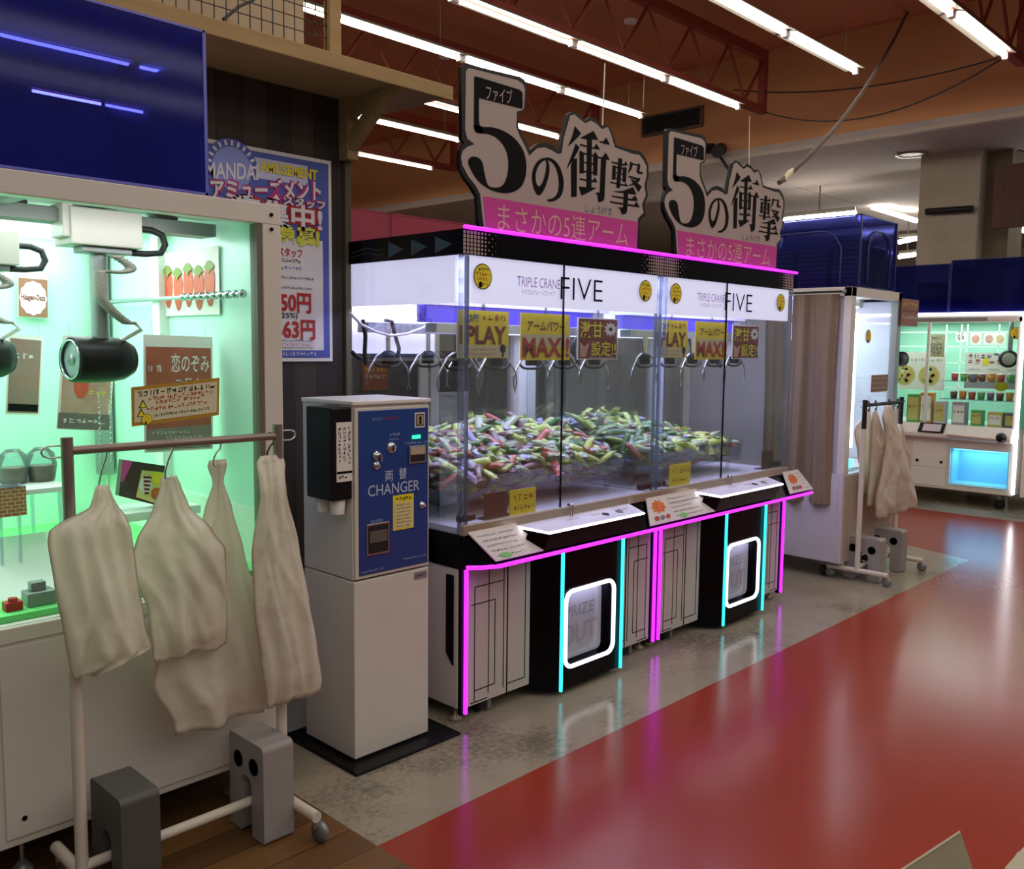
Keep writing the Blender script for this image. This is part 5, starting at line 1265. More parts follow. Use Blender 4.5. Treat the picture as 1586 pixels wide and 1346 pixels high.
# ================================================================== wall poster beside the left cabinet
def poster():
    x0, x1, z0, z1, y = 1.690, 2.278, 1.428, 2.268, 3.272
    r = thing('wall_poster', 'blue and white recruitment poster on the dark plank wall', 'poster', ((x0+x1)/2, y, z0))
    m = MB(); m.box(x0, x1, y, y+.004, z0, z1, PAPER); m.build('paper', r)
    w_, h_ = x1-x0, z1-z0; k = [0]
    def e(a, t, q=0): return Vector((x0+w_*a, y-.001-.0012*q, z1-h_*t))
    PB = pm('poster_blue','5868c0',.5,.0,3,col2='4656a8'); PK = pm('poster_pink','c0307a',.5); PWH = pm('poster_white','e6e0e2',.6)
    m = MB()
    def R(a, t, b2, t2, mat, q=0): m.quad([e(a,t2,q), e(b2,t2,q), e(b2,t,q), e(a,t,q)], mat)
    R(.025,.018,.975,.982, PB); R(.12,.40,.92,.945, PWH, 1)
    R(.30,.045,.80,.14, pm('poster_light','c8cce8',.6), 1)
    # round emblem with an arched ring of bars
    c = e(.22,.115,2); m.disc(c, UX, UZ, .112, .112, PB, 30); m.disc(c+NY*.0008, UX, UZ, .082, .082, pm('poster_pale_blue','8f9ce0',.5), 30)
    for q in range(11):
        a = math.radians(170-16*q); u = Vector((math.sin(a),0,-math.cos(a))); v = Vector((math.cos(a),0,math.sin(a)))
        m.rect(c+NY*.0016+v*.096, u, v, .010, .020, PWH)
    m.text('MANDAI', e(.03,.175,4), Vector((.985,0,.10)), UZ, .085, PWH, 'l', .225, .02)
    m.text('AMUSEMENT', e(.42,.105,4), UX, UZ, .055, pm('poster_yellow','e6d23a',.5), 'l', .27, .04)
    for t, a, tt, hh, fw in (('アミューズメント', .06, .262, .085, .50), ('スタッフ', .60, .243, .040, .20), ('募集中!', .20, .345, .108, .42)):
        uu = Vector((.993,0,.115)) if t[0] == 'ア' else UX
        m.text(t, e(a,tt,3), uu, UZ, hh, PK if t[0] != '募' else RED, 'l', fw, .10); m.text(t, e(a,tt,5), uu, UZ, hh, PWH, 'l', fw, .03)
    m.text('急募!', e(.55,.425,5), UX, UZ, .080, pm('poster_lime','d8da4a',.5), 'l', .20, .05)
    R(.12,.44,.92,.945, PWH, 2)
    m.text('アミューズメントスタッフ', e(.15,.490,5), UX, UZ, .040, RED, 'l', .35, .02)
    for q, tt in enumerate((.52,.555)): m.scribble(e(.17,tt,5), UX, UZ, .34, .014, INK if q == 0 else PB, q)
    for q, tt in enumerate((.603,.652)): m.text('10:00', e(.35,tt,5), UX, UZ, .036, INK, 'l', .10, .01); m.scribble(e(.56,tt-.004,5), UX, UZ, .16, .011, INK, 9+q)
    m.text('1,250円', e(.425,.752,5), UX, UZ, .092, RED, 'l', .228, .03)
    m.text('22:00~(25%)', e(.36,.788,5), UX, UZ, .030, INK, 'l', .20, .008)
    m.text('1,563円', e(.44,.882,5), UX, UZ, .092, RED, 'l', .238, .03)
    for q, tt in enumerate((.905,.922,.938)): m.scribble(e(.36,tt,5), UX, UZ, .28, .010, RED if q == 1 else INK, 40+q)
    R(.12,.948,.92,.978, PB, 3)
    m.scribble(e(.35,.972,5), UX, UZ, .30, .016, PWH, 33)
    m.build('print', r)
poster()

# ------------------------------------------------------------------ white carton flaps at the bottom right
cb = thing('open_carton', 'white open carton whose flap tips show at the bottom right corner', 'carton', (2.0, 0.35, 0))
CARD = pm('white_carton', 'b8b29c', 0.7, 0.05, 12); 
bz = 0.38
MB().box(1.66, 2.20, 0.05, 0.52, 0.0, bz, CARD).build('carton', cb, 0.003)
T = QZ(1487,1290,.52); L2 = QZ(1395,1350,.44); R2 = QZ(1474,1350,.38)
MB().prism([T, L2, (1.70,0.53,bz-.01), (1.98,0.53,bz-.01), R2], (0.004,0.002,0.003), CARD).build('flap', cb)
a = QZ(1558,1348,.50); b2 = QZ(1600,1302,.50)
MB().prism([a, b2, (2.16,0.40,bz-.01), (2.10,0.20,bz-.01)], (0.003,0.003,0.003), CARD).build('flap', cb)
# ================================================================== right: cabinet with the beige curtain
LAVW = pm('pale_lilac_panel', 'c9c2cc', 0.45, 0.03, 5)
GREYP = pm('grey_lilac_board', 'b4adb6', 0.6, 0.04, 3)
def back_right():
    x0, x1, y0, y1, H = 5.640, 6.46, 2.47, 3.70, 1.90
    r = thing('crane_game_machine', 'white crane machine with beige curtain on its side, behind the far rack', 'arcade machine', ((x0+x1)/2, 3.0, 0))
    B = lambda m, n, bev=0.0, par=None: m.build(n, par or r, bev)
    B(MB().box(x0, x1, y0, y1, 0.115, 0.70, LAVW), 'body', 0.004)
    B(MB().box(x0+.02, x1-.02, y0-.004, y0, 0.13, 0.69, pm('beige_front','b9a99a',.5)), 'front_panel', 0.002)
    B(MB().box(x0-.004, x0, y0+.03, y1-.02, 0.12, 0.66, LAVW), 'side_panel', 0.002)
    f = MB()
    f.box(x0, x0+.07, y0, y0+.05, .70, H, WHITE); f.box(x1-.06, x1, y0, y0+.05, .70, H, GREYM); f.box(x0, x1, y0, y0+.05, 1.84, H, WHITE)
    f.box(x0, x0+.05, y0+.05, y1, 1.84, H, WHITE); f.box(x0, x0+.05, y1-.05, y1, .70, 1.84, WHITE); f.box(x1-.05, x1, y1-.05, y1, .70, 1.84, WHITE); f.box(x0+.05,x1,y1-.05,y1,1.84,H,WHITE)
    B(f, 'frame', 0.003)
    B(MB().box(x0+.07, x1-.06, y0+.02, y0+.026, .72, 1.84, GLASS), 'front_glass')
    B(MB().box(x0+.01, x0+.016, y0+.05, y1-.05, .70, 1.84, GREYP), 'side_board')
    B(MB().box(x1-.016, x1-.010, y0+.05, y1-.05, .72, 1.84, pm('pale_lilac_back','cfd0e4',.5)), 'side_board')
    B(MB().box(x0+.05, x1-.05, y1-.06, y1-.05, .72, 1.84, pm('pale_blue_back','c4c6de',.5)), 'back_board')
    B(MB().box(x0+.05, x1-.05, y0+.05, y1-.06, .70, .72, PALEIN), 'play_floor')
    B(MB().box(x0+.02, x1-.02, y0+.05, y1-.05, 1.86, 1.88, PALEIN), 'roof_panel')
    for x in (x0+.165, x0+.205): B(MB().tube([(x, y0+.05, .86), (x, y0+.05, 1.74)], .008, WHITE_LED, 8), 'led_tube')
    B(MB().box(x0+.06, x0+.25, y0+.06, y0+.08, 1.775, 1.785, WHITE_LED), 'led_strip')
    g = MB(); g.box(x0+.05, x1-.06, y0+.25, y0+.29, 1.80, 1.85, GREYM); g.box(x0+.25, x0+.36, y0+.2, y0+.3, 1.79, 1.84, BLACKM); B(g, 'gantry_beam')
    p = QY(1378, 487, y0+.12); m = MB(); m.lathe([(.001,0),(.075,0),(.075,.05),(.001,.05)], (p.x-.02, y0+.10, p.z), (0,1,0), PALEIN, 8); cr = B(m, 'crane_carriage')
    m = MB(); p = QY(1390, 556, y0+.15); m.lathe([(.001,0),(.05,0),(.055,.02),(.055,.13),(.001,.14)], (p.x-.10,y0+.15,p.z), (1,-.2,0), BLACK, 20); m.cyl((p.x-.04,y0+.15,p.z+.05),(p.x-.04,y0+.15,1.80),.015,GREYM); B(m, 'claw_motor', par=cr)
    m = MB(); p = QY(1345, 521, y0+.018); round_sticker(m, p, UX, NY, .045, 301); B(m, 'round_sticker')
    m = MB(); A, C = QY(1350, 581, y0+.018), QY(1374, 606, y0+.018); m.box(A.x, C.x, y0+.016, y0+.019, C.z, A.z, pm('brown_notice','8a5a3c',.5))
    for k in range(4): m.scribble((A.x+.01, y0+.015, A.z-.03-.032*k), UX, UZ, C.x-A.x-.02, .014, PAPER, 5+k)
    B(m, 'notice_sticker')
    m = MB(); p = QY(1314, 716, y0+.06); m.box(p.x-.03, p.x+.06, y0+.05, y0+.08, p.z-.03, p.z+.02, em('cyan_lamp','6fe8ff',2.0)); B(m, 'cyan_lamp')
    B(MB().box(x0+.2, x1-.15, y0+.4, y0+.7, .72, .95, pm('prize_mix','7f7a60',.5,0,40,col2='c9b9a0')), 'prize_block') if False else None
    area('cabinet_lamp', ((x0+x1)/2, 3.0, 1.855), .6, .8, 14*LED, 'f0f4ff', (0,0,0), r)
    for x, y in ((x0+.10,y0+.10),(x1-.12,y0+.10),(x0+.10,y1-.15)):
        k = MB(); k.lathe([(.001,-.014),(.038,-.014),(.04,0),(.038,.014),(.001,.014)], (x,y+.05,.041), (0,1,0), RUBBER, 16); k.box(x-.02,x+.02,y+.03,y+.07,.075,.115,GREYM); k.cyl((x+.05,y,.01),(x+.05,y,.115),.008,GREYM); k.lathe([(.001,0),(.022,0),(.022,.01),(.001,.012)],(x+.05,y,0),(0,0,1),GREYM,12); B(k, 'caster')
    # curtain rod bracket
    return r
back_right()
def curtain(label, xf, ya, yb, z0, z1, amp, n, mat, seed, name='curtain'):
    """pleated cloth hanging in the Y-Z plane at x = xf"""
    rn = random.Random(seed); N = 90; M = 16; ph = [rn.uniform(0, 6) for _ in range(4)]; vs = []
    for s in (0, 1):
        for j in range(M+1):
            t = j/M
            for i in range(N+1):
                a = i/N
                wv = math.sin(a*n*2*PI+ph[0]+0.5*math.sin(t*2+ph[1])) + .5*math.sin(a*n*3.3*PI+ph[2]+t*.8) + .25*math.sin(a*n*7*PI+ph[3])
                vs.append((xf + amp*wv*(.55+.45*t) - .004*s, ya+(yb-ya)*a + .012*math.sin(t*3+a*9), z1+(z0-z1)*t))
    W = N+1; NN = W*(M+1); fs = []
    for s in (0, 1):
        for j in range(M):
            for i in range(N):
                a = s*NN + j*W+i; fs.append((a, a+1, a+1+W, a+W))
    m = MB(); m.add(vs, fs, mat, True); return tag(m.build(name), label, 'curtain')
BEIGE = pm('beige_cloth', '857362', 0.85, 0.06, 18, bump=0.05)
curtain('beige pleated curtain on the side of the crane machine right of the neon cabinets', 5.605, 2.545, 3.05, 0.50, 1.855, 0.030, 3.0, BEIGE, 4)
c = MB(); c.tube([(5.595,2.50,1.868),(5.595,3.10,1.868)], .007, BLACKM, 8); c.lathe([(.001,-.015),(.014,-.006),(.014,.006),(.001,.015)], (5.595,2.50,1.868), (0,1,0), GREYM, 12)
for y in (2.53, 3.08): c.box(5.590, 5.642, y-.005, y+.005, 1.863, 1.873, BLACKM)
tag(c.build('curtain_rod'), 'thin black curtain rod carrying the beige curtain', 'rod')
# red shop card sticking out at its top right corner
c = MB(); A, C = QY(1396,462,2.46), QY(1420,506,2.46); c.box(A.x+.01, C.x, 2.455, 2.461, C.z, A.z, pm('red_brown_card','7d4634',.5,0,20,col2='a5664a'))
for k in range(3): c.scribble((A.x+.03, 2.4545, A.z-.05-.045*k), UX, UZ, C.x-A.x-.05, .025, (YELLOW, INK, PAPER)[k], 60+k)
c.box(6.455, 6.48, 2.462, 2.48, C.z+.05, A.z-.03, GREYM)
tag(c.build('red_sign_card'), 'red brown sign card at the top right corner of the curtained crane machine', 'sign')
# blue box with stacks of dark trays on it
bx = acrylic_box('tall blue acrylic box with dark tray stacks on the curtained crane machine', 5.745, 6.325, 2.475, 3.30, 1.902, 2.362, BLUE2, BLUED)
ae = MB()
for (ya, yb2, xx) in ((2.60, 3.12, 5.742),):
    ae.tube([(xx, ya, 1.93), (xx, ya, 2.16), (xx, ya+.05, 2.24), (xx, ya+.12, 2.27), (xx, yb2-.12, 2.27), (xx, yb2-.05, 2.24), (xx, yb2, 2.16), (xx, yb2, 1.93)], .007, BLUED, 6)
ae.tube([(5.86, 2.472, 1.93), (5.86, 2.472, 2.16), (5.90, 2.472, 2.24), (5.96, 2.472, 2.27), (6.10, 2.472, 2.27), (6.17, 2.472, 2.24), (6.21, 2.472, 2.16), (6.21, 2.472, 1.93)], .007, BLUED, 6)
ae.build('arch_edge', bx)
TRAY = pm('dark_grey_trays', '3a3a44', 0.5, 0.1, 12)
def tray_stack(x0, x1, y0, y1, z0, n, label, grp, dz=0.030):
    m = MB()
    for k in range(n):
        z = z0 + dz*k; m.box(x0, x1, y0, y1, z, z+dz*0.72, TRAY); m.box(x0+.006, x1-.006, y0+.006, y1-.006, z+dz*.72, z+dz, BLACKM)
    return tag(m.build('tray_stack'), label, 'trays', grp)
tray_stack(5.80, 6.02, 2.50, 2.68, 1.909, 10, 'stack of dark trays at the front left inside the tall blue box', 'tray stacks in the tall blue box')
tray_stack(5.80, 6.02, 2.72, 2.92, 1.909, 9, 'second stack of dark trays along the left side inside the tall blue box', 'tray stacks in the tall blue box')
tray_stack(5.80, 6.02, 2.96, 3.18, 1.909, 9, 'third stack of dark trays at the back left inside the tall blue box', 'tray stacks in the tall blue box')
tray_stack(6.06, 6.27, 2.50, 2.70, 1.909, 9, 'stack of dark trays at the front right inside the tall blue box', 'tray stacks in the tall blue box')

# far rack, weights, bags
rack(5.715, 6.318, 2.385, 1.185, 'dark topped cream garment rack with white bags, before the curtained crane machine', zb=0.09, footlen=0.20, zs=1.0, dark=True)
weight(5.775, 5.875, 2.265, 2.50, 0.285, LTG, 'light grey arch-shaped weight at the left foot of the far rack', True, arch=.15)
weight(6.175, 6.275, 2.28, 2.50, 0.285, LTG, 'grey arch-shaped weight with black holes at the right foot of the far rack', True, arch=.15)
G = 'white bags on the far rack'
bag(rows_px([(632,1342,1348),(645,1338,1349),(660,1325,1352),(668,1323,1354),(700,1328,1358),(740,1334,1362),(762,1336,1364)], 2.425), 2.425, 'white bag hanging at the left end of the far rack', G, .03, 31, wr=1.6)
bag(rows_px([(636,1352,1358),(650,1350,1362),(690,1348,1376),(720,1347,1390),(768,1343,1400),(776,1343,1398)], 2.385), 2.385, 'wide white bag in the middle of the far rack', G, .035, 33, wr=1.6)
bag(rows_px([(628,1372,1381),(645,1366,1386),(680,1372,1394),(720,1366,1406),(760,1356,1416),(788,1356,1420),(794,1362,1418)], 2.34), 2.34, 'long white bag reaching lowest near the right of the far rack', G, .04, 35, wr=1.6)
bag(rows_px([(630,1386,1393),(645,1385,1395),(680,1388,1402),(720,1390,1410),(760,1386,1414)], 2.43), 2.43, 'narrow white bag at the right end of the far rack', G, .03, 37, wr=1.6)
for px, l in ((1345,'black hook at the left end of the far rack bar'),(1356,'black hook left of the middle on the far rack bar'),(1377,'black hook right of the middle on the far rack bar'),(1390,'black hook at the right end of the far rack bar')):
    p = QY(px, 627, 2.385)
    tag(MB().tube([(p.x-.012,2.385,1.150),(p.x-.012,2.385,1.170),(p.x,2.385,1.176),(p.x+.014,2.385,1.165),(p.x+.010,2.38,1.13),(p.x-.004,2.38,1.11),(p.x-.012,2.38,1.125)], .004, BLACKM, 6).build('s_hook'), l, 'hook', 'hooks on the far rack')

# ================================================================== far right crane machines facing us
MINT2 = pm('mint_back_film', '98d6bf', 0.4, 0.0, 3.0, col2='bfead9', stretch=(1, 3, 1))
CYAN = pm('cyan_tray_wall', '86c4dc', 0.5, 0.03, 4)
def far_machine(yr, yl, label, full):
    X = 9.30; r = thing('crane_game_machine', label, 'arcade machine', (X+.5, (yr+yl)/2, 0), 'far white crane machines'); D = 1.0; H = 1.875
    B = lambda m, n, bev=0.0, par=None: m.build(n, par or r, bev)
    ym = yr + (yl-yr)*.52
    b = MB()
    oy0, oy1, oz0, oz1 = yr+.045, yr+.56, .215, .560
    b.box(X, X+D, oy1, yl, .155, .76, WHITE); b.box(X, X+D, yr, oy0, .155, .76, WHITE); b.box(X, X+D, oy0, oy1, oz1, .76, WHITE); b.box(X, X+D, oy0, oy1, .155, oz0, WHITE)
    B(b, 'body')
    o = MB(); o.box(X+.26, X+.27, oy0, oy1, oz0, oz1, CYAN); o.box(X+.03, X+.26, oy0, oy0+.006, oz0, oz1, CYAN); o.box(X+.03, X+.26, oy1-.006, oy1, oz0, oz1, CYAN); o.box(X+.03, X+.26, oy0, oy1, oz0, oz0+.006, CYAN); ou = B(o, 'prize_outlet')
    B(MB().box(X+.04, X+.22, oy0+.02, oy1-.02, oz1-.012, oz1-.006, em('cyan_led', '7fdcff', 2.5)), 'outlet_lamp', par=ou)
    area('outlet_light', (X+.13, (oy0+oy1)/2, oz1-.03), .2, .45, 1.3*LED, '9fdcf4', (0,0,0), r)
    e = MB(); e.box(X-.004, X, oy0-.012, oy1+.012, oz1, oz1+.012, pm('cyan_rim','a8e4f0',.4)); e.box(X-.004, X, oy0-.012, oy1+.012, oz0-.012, oz0, e.mats[0]); e.box(X-.004,X,oy0-.012,oy0,oz0,oz1,e.mats[0]); e.box(X-.004,X,oy1,oy1+.012,oz0,oz1,e.mats[0]); B(e, 'outlet_rim', par=ou)
    d = MB(); dy0, dy1 = oy1+.035, min(yl-.03, oy1+.36)
    d.box(X-.006, X, dy0, dy1, .36, .60, WHITE2); d.box(X-.006, X, dy0, dy1, .175, .355, WHITE2)
    dd = B(d, 'cabinet_door', 0.002); k = MB()
    for y in (dy0+.045, dy1-.05): k.cyl((X-.012,y,.415),(X-.005,y,.415),.014,INK)
    B(k, 'door_lock', par=dd)
    s = MB(); s.prism([(X,yr+.02,.64),(X-.07,yr+.02,.665),(X-.07,yr+.02,.695),(X,yr+.02,.79)], (0,yl-yr-.04,0), WHITE2); cs = B(s, 'control_shelf')
    s = MB(); pz = Vector((X-.045, dy0+.02, .732)); s.prism([(X-.075,dy0+.02,.705),(X-.005,dy0+.02,.79),(X-.005,dy0+.26,.79),(X-.075,dy0+.26,.705)], (-.006,0,.006), BLACK); s.prism([(X-.074,dy0+.05,.716),(X-.02,dy0+.05,.782),(X-.02,dy0+.22,.782),(X-.074,dy0+.22,.716)], (-.004,0,.004), LAVW); B(s, 'screen', par=cs)
    s = MB(); s.tube([(X-.09,yr+.08,.685),(X-.09,dy0-.02,.70)], .012, pm('pinkish_rail','e0cfc8',.4), 8); s.lathe([(.001,0),(.05,0),(.03,.05),(.001,.05)], (X-.07,yr+.10,.70), (-1,0,0), BLACK, 12); B(s, 'coin_rail', par=cs)
    f = MB(); f.box(X, X+.06, yr, yr+.03, .76, H-.05, WHITE); f.box(X, X+.06, yl-.05, yl, .76, H-.05, WHITE); f.box(X, X+.06, yr, yl, 1.78, H-.03, WHITE); f.box(X+.06, X+D, yr, yl, 1.80, H-.03, WHITE); f.box(X, X+.04, ym-.012, ym+.012, .76, 1.78, PALEIN); f.box(X-.004,X,yr+.3,ym+.2,1.79,1.825,GREYM)
    B(f, 'frame', 0.003)
    B(MB().box(X-.006, X+.02, yr-.015, yl, H-.028, H-.004, WHITE_LED), 'led_strip')
    B(MB().box(X-.012, X+.012, yr-.022, yr-.004, .17, H-.03, WHITE_LED), 'led_strip')
    B(MB().box(X+.02, X+.026, yr+.03, yl-.05, .76, 1.78, GLASS), 'front_glass')
    B(MB().box(X+D-.05, X+D-.03, yr+.02, yl-.02, .76, 1.80, MINT2), 'back_wall')
    for y in (yr+.02, yl-.04): B(MB().box(X+.06, X+D-.05, y, y+.02, .76, 1.80, MINT2), 'side_wall')
    B(MB().box(X+.06, X+D-.05, yr+.04, yl-.04, .76, .775, PALEIN), 'play_floor')
    gl = MB()
    for y in (ym-.11, ym+.10, yr+.42, yr+.78): gl.box(X+.80, X+.81, y-.006, y+.006, .78, 1.78, PALEIN)
    for z in (1.12, 1.38, 1.55, 1.70): gl.box(X+.80, X+.81, yr+.05, yl-.08, z-.005, z+.005, PALEIN)
    B(gl, 'back_grid')
    for z in (1.02, 1.20): B(MB().box(X+.25, X+.55, yr+.05, ym-.05, z, z+.008, ACRYL), 'clear_shelf')
    area('cabinet_lamp', (X+.45, (yr+yl)/2, 1.785), .7, max(.4, yl-yr-.3), 12*LED, 'f0fff8', (0,0,0), r)
    for y in (yr+.13, yl-.2):
        k = MB(); k.lathe([(.001,-.016),(.048,-.016),(.05,0),(.048,.016),(.001,.016)], (X+.12,y,.05), (1,0,0), RUBBER, 16); k.box(X+.10,X+.14,y-.02,y+.02,.09,.155,GREYM); k.cyl((X+.05,y-.08,.01),(X+.05,y-.08,.155),.010,GREYM); k.lathe([(.001,0),(.025,0),(.025,.01),(.001,.012)],(X+.05,y-.08,0),(0,0,1),GREYM,12); B(k, 'caster')
    return r
far_machine(2.455, 4.05, 'white crane machine with mint interior and cyan prize outlet at the far right', True)
far_machine(0.78, 2.385, 'white crane machine cut off by the right edge beside the cyan outlet one', False)
# food cards in the far machine, just behind its glass
PIZZA = pm('pizza_print', 'b89a3a', 0.5, 0, 60, col2='d8d08a')
def fcard(px0, py0, px1, py1, X, label, kind, seed, col=None):
    A, C = QX(px0, py0, X), QX(px1, py1, X); u = Vector((0,-1,0)); w_ = A.y-C.y; h_ = A.z-C.z; n = Vector((-1,0,0)); m = MB()
    m.prism([A, A+u*w_, A+u*w_-UZ*h_, A-UZ*h_], (0.004,0,0), col or PAPER)
    e = lambda a, t, k=1: A + u*(a*w_) - UZ*(t*h_) + n*.0015*k
    if kind == 'pizza':
        for cx in (.12, .66):
            m.disc(e(cx,.62), u, UZ, .27*h_*1.0, .27*h_, PIZZA, 28)
            rn = random.Random(seed)
            for q in range(16): m.disc(e(cx+rn.uniform(-.11,.11), .62+rn.uniform(-.19,.19), 2), u, UZ, .016, .016, (pm('herb_print','7f8f3a',.5) if 'herb_print' not in bpy.data.materials else bpy.data.materials['herb_print'], PAPER, SALMON)[q % 3], 8)
        for q in range(5): m.scribble(e(.05+.19*q,.24+.02*(q % 2)), u, UZ, .12*w_, .03, GREY_INK, q+seed)
    elif kind == 'drinks':
        for q in range(2): m.scribble(e(.05,.17+.18*q), u, UZ, .60*w_, .055, PRINT_RD if q else GREY_INK, seed+q)
        m.disc(e(.36,.25,2), u, UZ, .03, .04, YELLOW, 14)
        for q, c in enumerate((SALMON, PIZZA, pm('blue_grey_print','8a95b0',.5,0,30,col2='c9cfdf'))):
            m.disc(e(.16+.34*q,.70), u, UZ, .105*w_, .14*h_, c, 18); m.scribble(e(.06+.34*q,.50), u, UZ, .2*w_, .02, GREY_INK, q+3)
        m.disc(e(.66,.92,2), u, UZ, .06, .05, YELLOW, 14)
    elif kind == 'photo': m.disc(e(.5,.5), u, UZ, .36*w_, .36*h_, col2_, 16)
    else:
        for q in range(5): m.scribble(e(.12,.22+.16*q), u, UZ, .72*w_, .03, GREY_INK if q != 1 else PAPER, seed+q)
    return tag(m.build('food_card'), label, 'card')
FX_ = 9.42
fcard(1395, 545, 1462, 605, 9.75, 'white card with two round pizza pictures in the far right machine', 'pizza', 3)
fcard(1496, 546, 1582, 604, 9.70, 'white card of coloured drinks and print in the far right machine', 'drinks', 7)
fcard(1437, 518, 1462, 553, 9.60, 'narrow tan printed card left of the centre bar in the far right machine', 'text', 11, pm('tan_card','a8a07c',.6))
fcard(1481, 515, 1497, 530, 9.80, 'small white card in the top row of the far right machine', 'text', 13)
for k, (a, col) in enumerate(((1503,'c2564e'),(1524,'b5605a'),(1541,'b5a04e'))):
    col2_ = pm('food_photo', col, .5, 0, 30, col2='dfc0b0')
    fcard(a, 516, a+16, 534, 9.80, ('square strawberry food photo, left of three in the far right machine','square pink food photo, middle of three in the far right machine','square yellow food photo, right of three in the far right machine')[k], 'photo', 3)
# crane head with round lens in the far machine
cr = thing('claw_unit', 'black round claw motor hanging from its tube in the far right machine', 'claw', QX(1562, 555, 9.5))
p = QX(1562, 556, 9.5)
MB().lathe([(.001,-.03),(.06,-.03),(.082,-.01),(.085,.04),(.07,.09),(.001,.09)], p, (1,.3,0), BLACK, 24).build('motor', cr)
MB().lathe([(.001,-.036),(.055,-.034),(.058,-.03)], p, (1,.3,0), pm('pale_lens','a8a89a',.2), 20).build('lens', cr)
MB().cyl(p+Vector((.03,0,.08)), (p.x+.03,p.y,1.80), .022, GREYM).build('tube', cr)
c = MB(); p = QX(1574, 516, 9.318); round_sticker(c, p, (0,-1,0), Vector((-1,0,0)), .055, 202); c.tube([p+Vector((.003,0,.0)), p+Vector((.006,0,0))], .03, ACRYL, 8)
tag(c.build('round_sticker'), 'round yellow sticker on the glass at the top right of the far right machine', 'sticker')
# little prize tubs on its shelves
TUB = [pm('tub_red','b5503f',.5), pm('tub_brown','6d4a34',.5), pm('tub_green','5fae5a',.5), pm('tub_orange','d08a3a',.5), pm('tub_grey','6f7078',.5)]
proto = None; spots = []
for row, (z, ys) in enumerate(((1.208, [3.12-.085*k for k in range(7)]), (1.028, [3.12-.085*k for k in range(7)]))):
    for k, y in enumerate(ys): spots.append((9.62, y-.0, z, (k*2+row) % 5, row, k))
protos = {}
words_ = ['leftmost', 'second', 'third', 'fourth', 'fifth', 'sixth', 'rightmost']
for x, y, z, ci, row, k in spots:
    if ci not in protos:
        r = thing('prize_tub', '', 'prize', (0,0,0)); MB().lathe([(.001,0),(.028,0),(.035,.07),(.001,.07)], (0,0,0), (0,0,1), TUB[ci], 14).build('tub', r); MB().lathe([(.037,.07),(.037,.08),(.001,.084)], (0,0,0), (0,0,1), PALEIN if ci != 3 else PIZZA, 14).build('lid', r); protos[ci] = r; o = r
    else: o = copy_tree(protos[ci])
    o.location = (x, y, z); nm = ('red', 'brown', 'green', 'orange', 'grey')[ci]
    tag(o, 'small %s prize tub, %s on the %s clear shelf of the far right machine' % (nm, words_[k], ('upper', 'lower')[row]), 'prize', 'prize tubs on the %s shelf' % ('upper', 'lower')[row])
for k, (px0, px1, col, l) in enumerate(((1404,1423,TUB[2],'green bowl shaped prize box at the lower left of the far right machine'),(1424,1442,TUB[3],'orange prize box beside the green one in the far right machine'),(1446,1462,LAVW,'pale grey prize box left of the centre bar in the far right machine'),(1474,1494,pm('lilac_box','a898b0',.5),'pale lilac prize box right of the centre bar in the far right machine'),(1504,1520,TUB[2],'mint prize box on the floor in the far right machine'),(1530,1552,PIZZA,'yellow brown prize box on the floor in the far right machine'),(1556,1576,TUB[4],'dark grey prize box at the lower right of the far right machine'))):
    A, C = QX(px0, 640, 9.5), QX(px1, 655, 9.5); m = MB(); zt = (1.06,1.08,1.0,1.0,.93,.92,.92)[k]
    m.box(9.5, 9.6, C.y, A.y, .776, zt, col); m.box(9.496, 9.5, C.y+.01, A.y-.01, .80, zt-.03, PAPER if k % 2 else PIZZA); m.scribble((9.4955, A.y-.015, (zt+.78)/2), (0,-1,0), UZ, A.y-C.y-.03, .03, PRINT_RD, k)
    tag(m.build('prize_box', None, 0.004), l, 'prize', 'prize boxes on the floor of the far right machine')
# dark blue boxes on top
acrylic_box('dark blue acrylic box on the far right machine, left of two, with black arch edge', 9.33, 10.2, 3.125, 3.95, 1.874, 2.345, BLUE3, BLUED)
acrylic_box('long dark blue acrylic box on the far right machine, right of two', 9.33, 10.2, 1.60, 3.115, 1.874, 2.375, BLUE3, BLUED)
def far_case(x, y0, y1, h, label): 
    m = MB(); m.box(x, x+.3, y0, y1, 1.881, 1.881+h, BLACKM); m.box(x-.01, x, y0+.02, y1-.02, 1.90, 1.881+h-.03, pm('dark_case','2a2224',.5,.1,8) if 'dark_case' not in bpy.data.materials else bpy.data.materials['dark_case'])
    return tag(m.build('dark_case', None, .005), label, 'box', 'dark cases in the far blue boxes')
far_case(9.55, 3.28, 3.50, .30, 'dark case inside the left dark blue box on the far right machine')
far_case(9.55, 2.78, 2.98, .34, 'dark case at the left inside the long dark blue box')
far_case(9.55, 2.35, 2.62, .22, 'dark case at the right inside the long dark blue box')

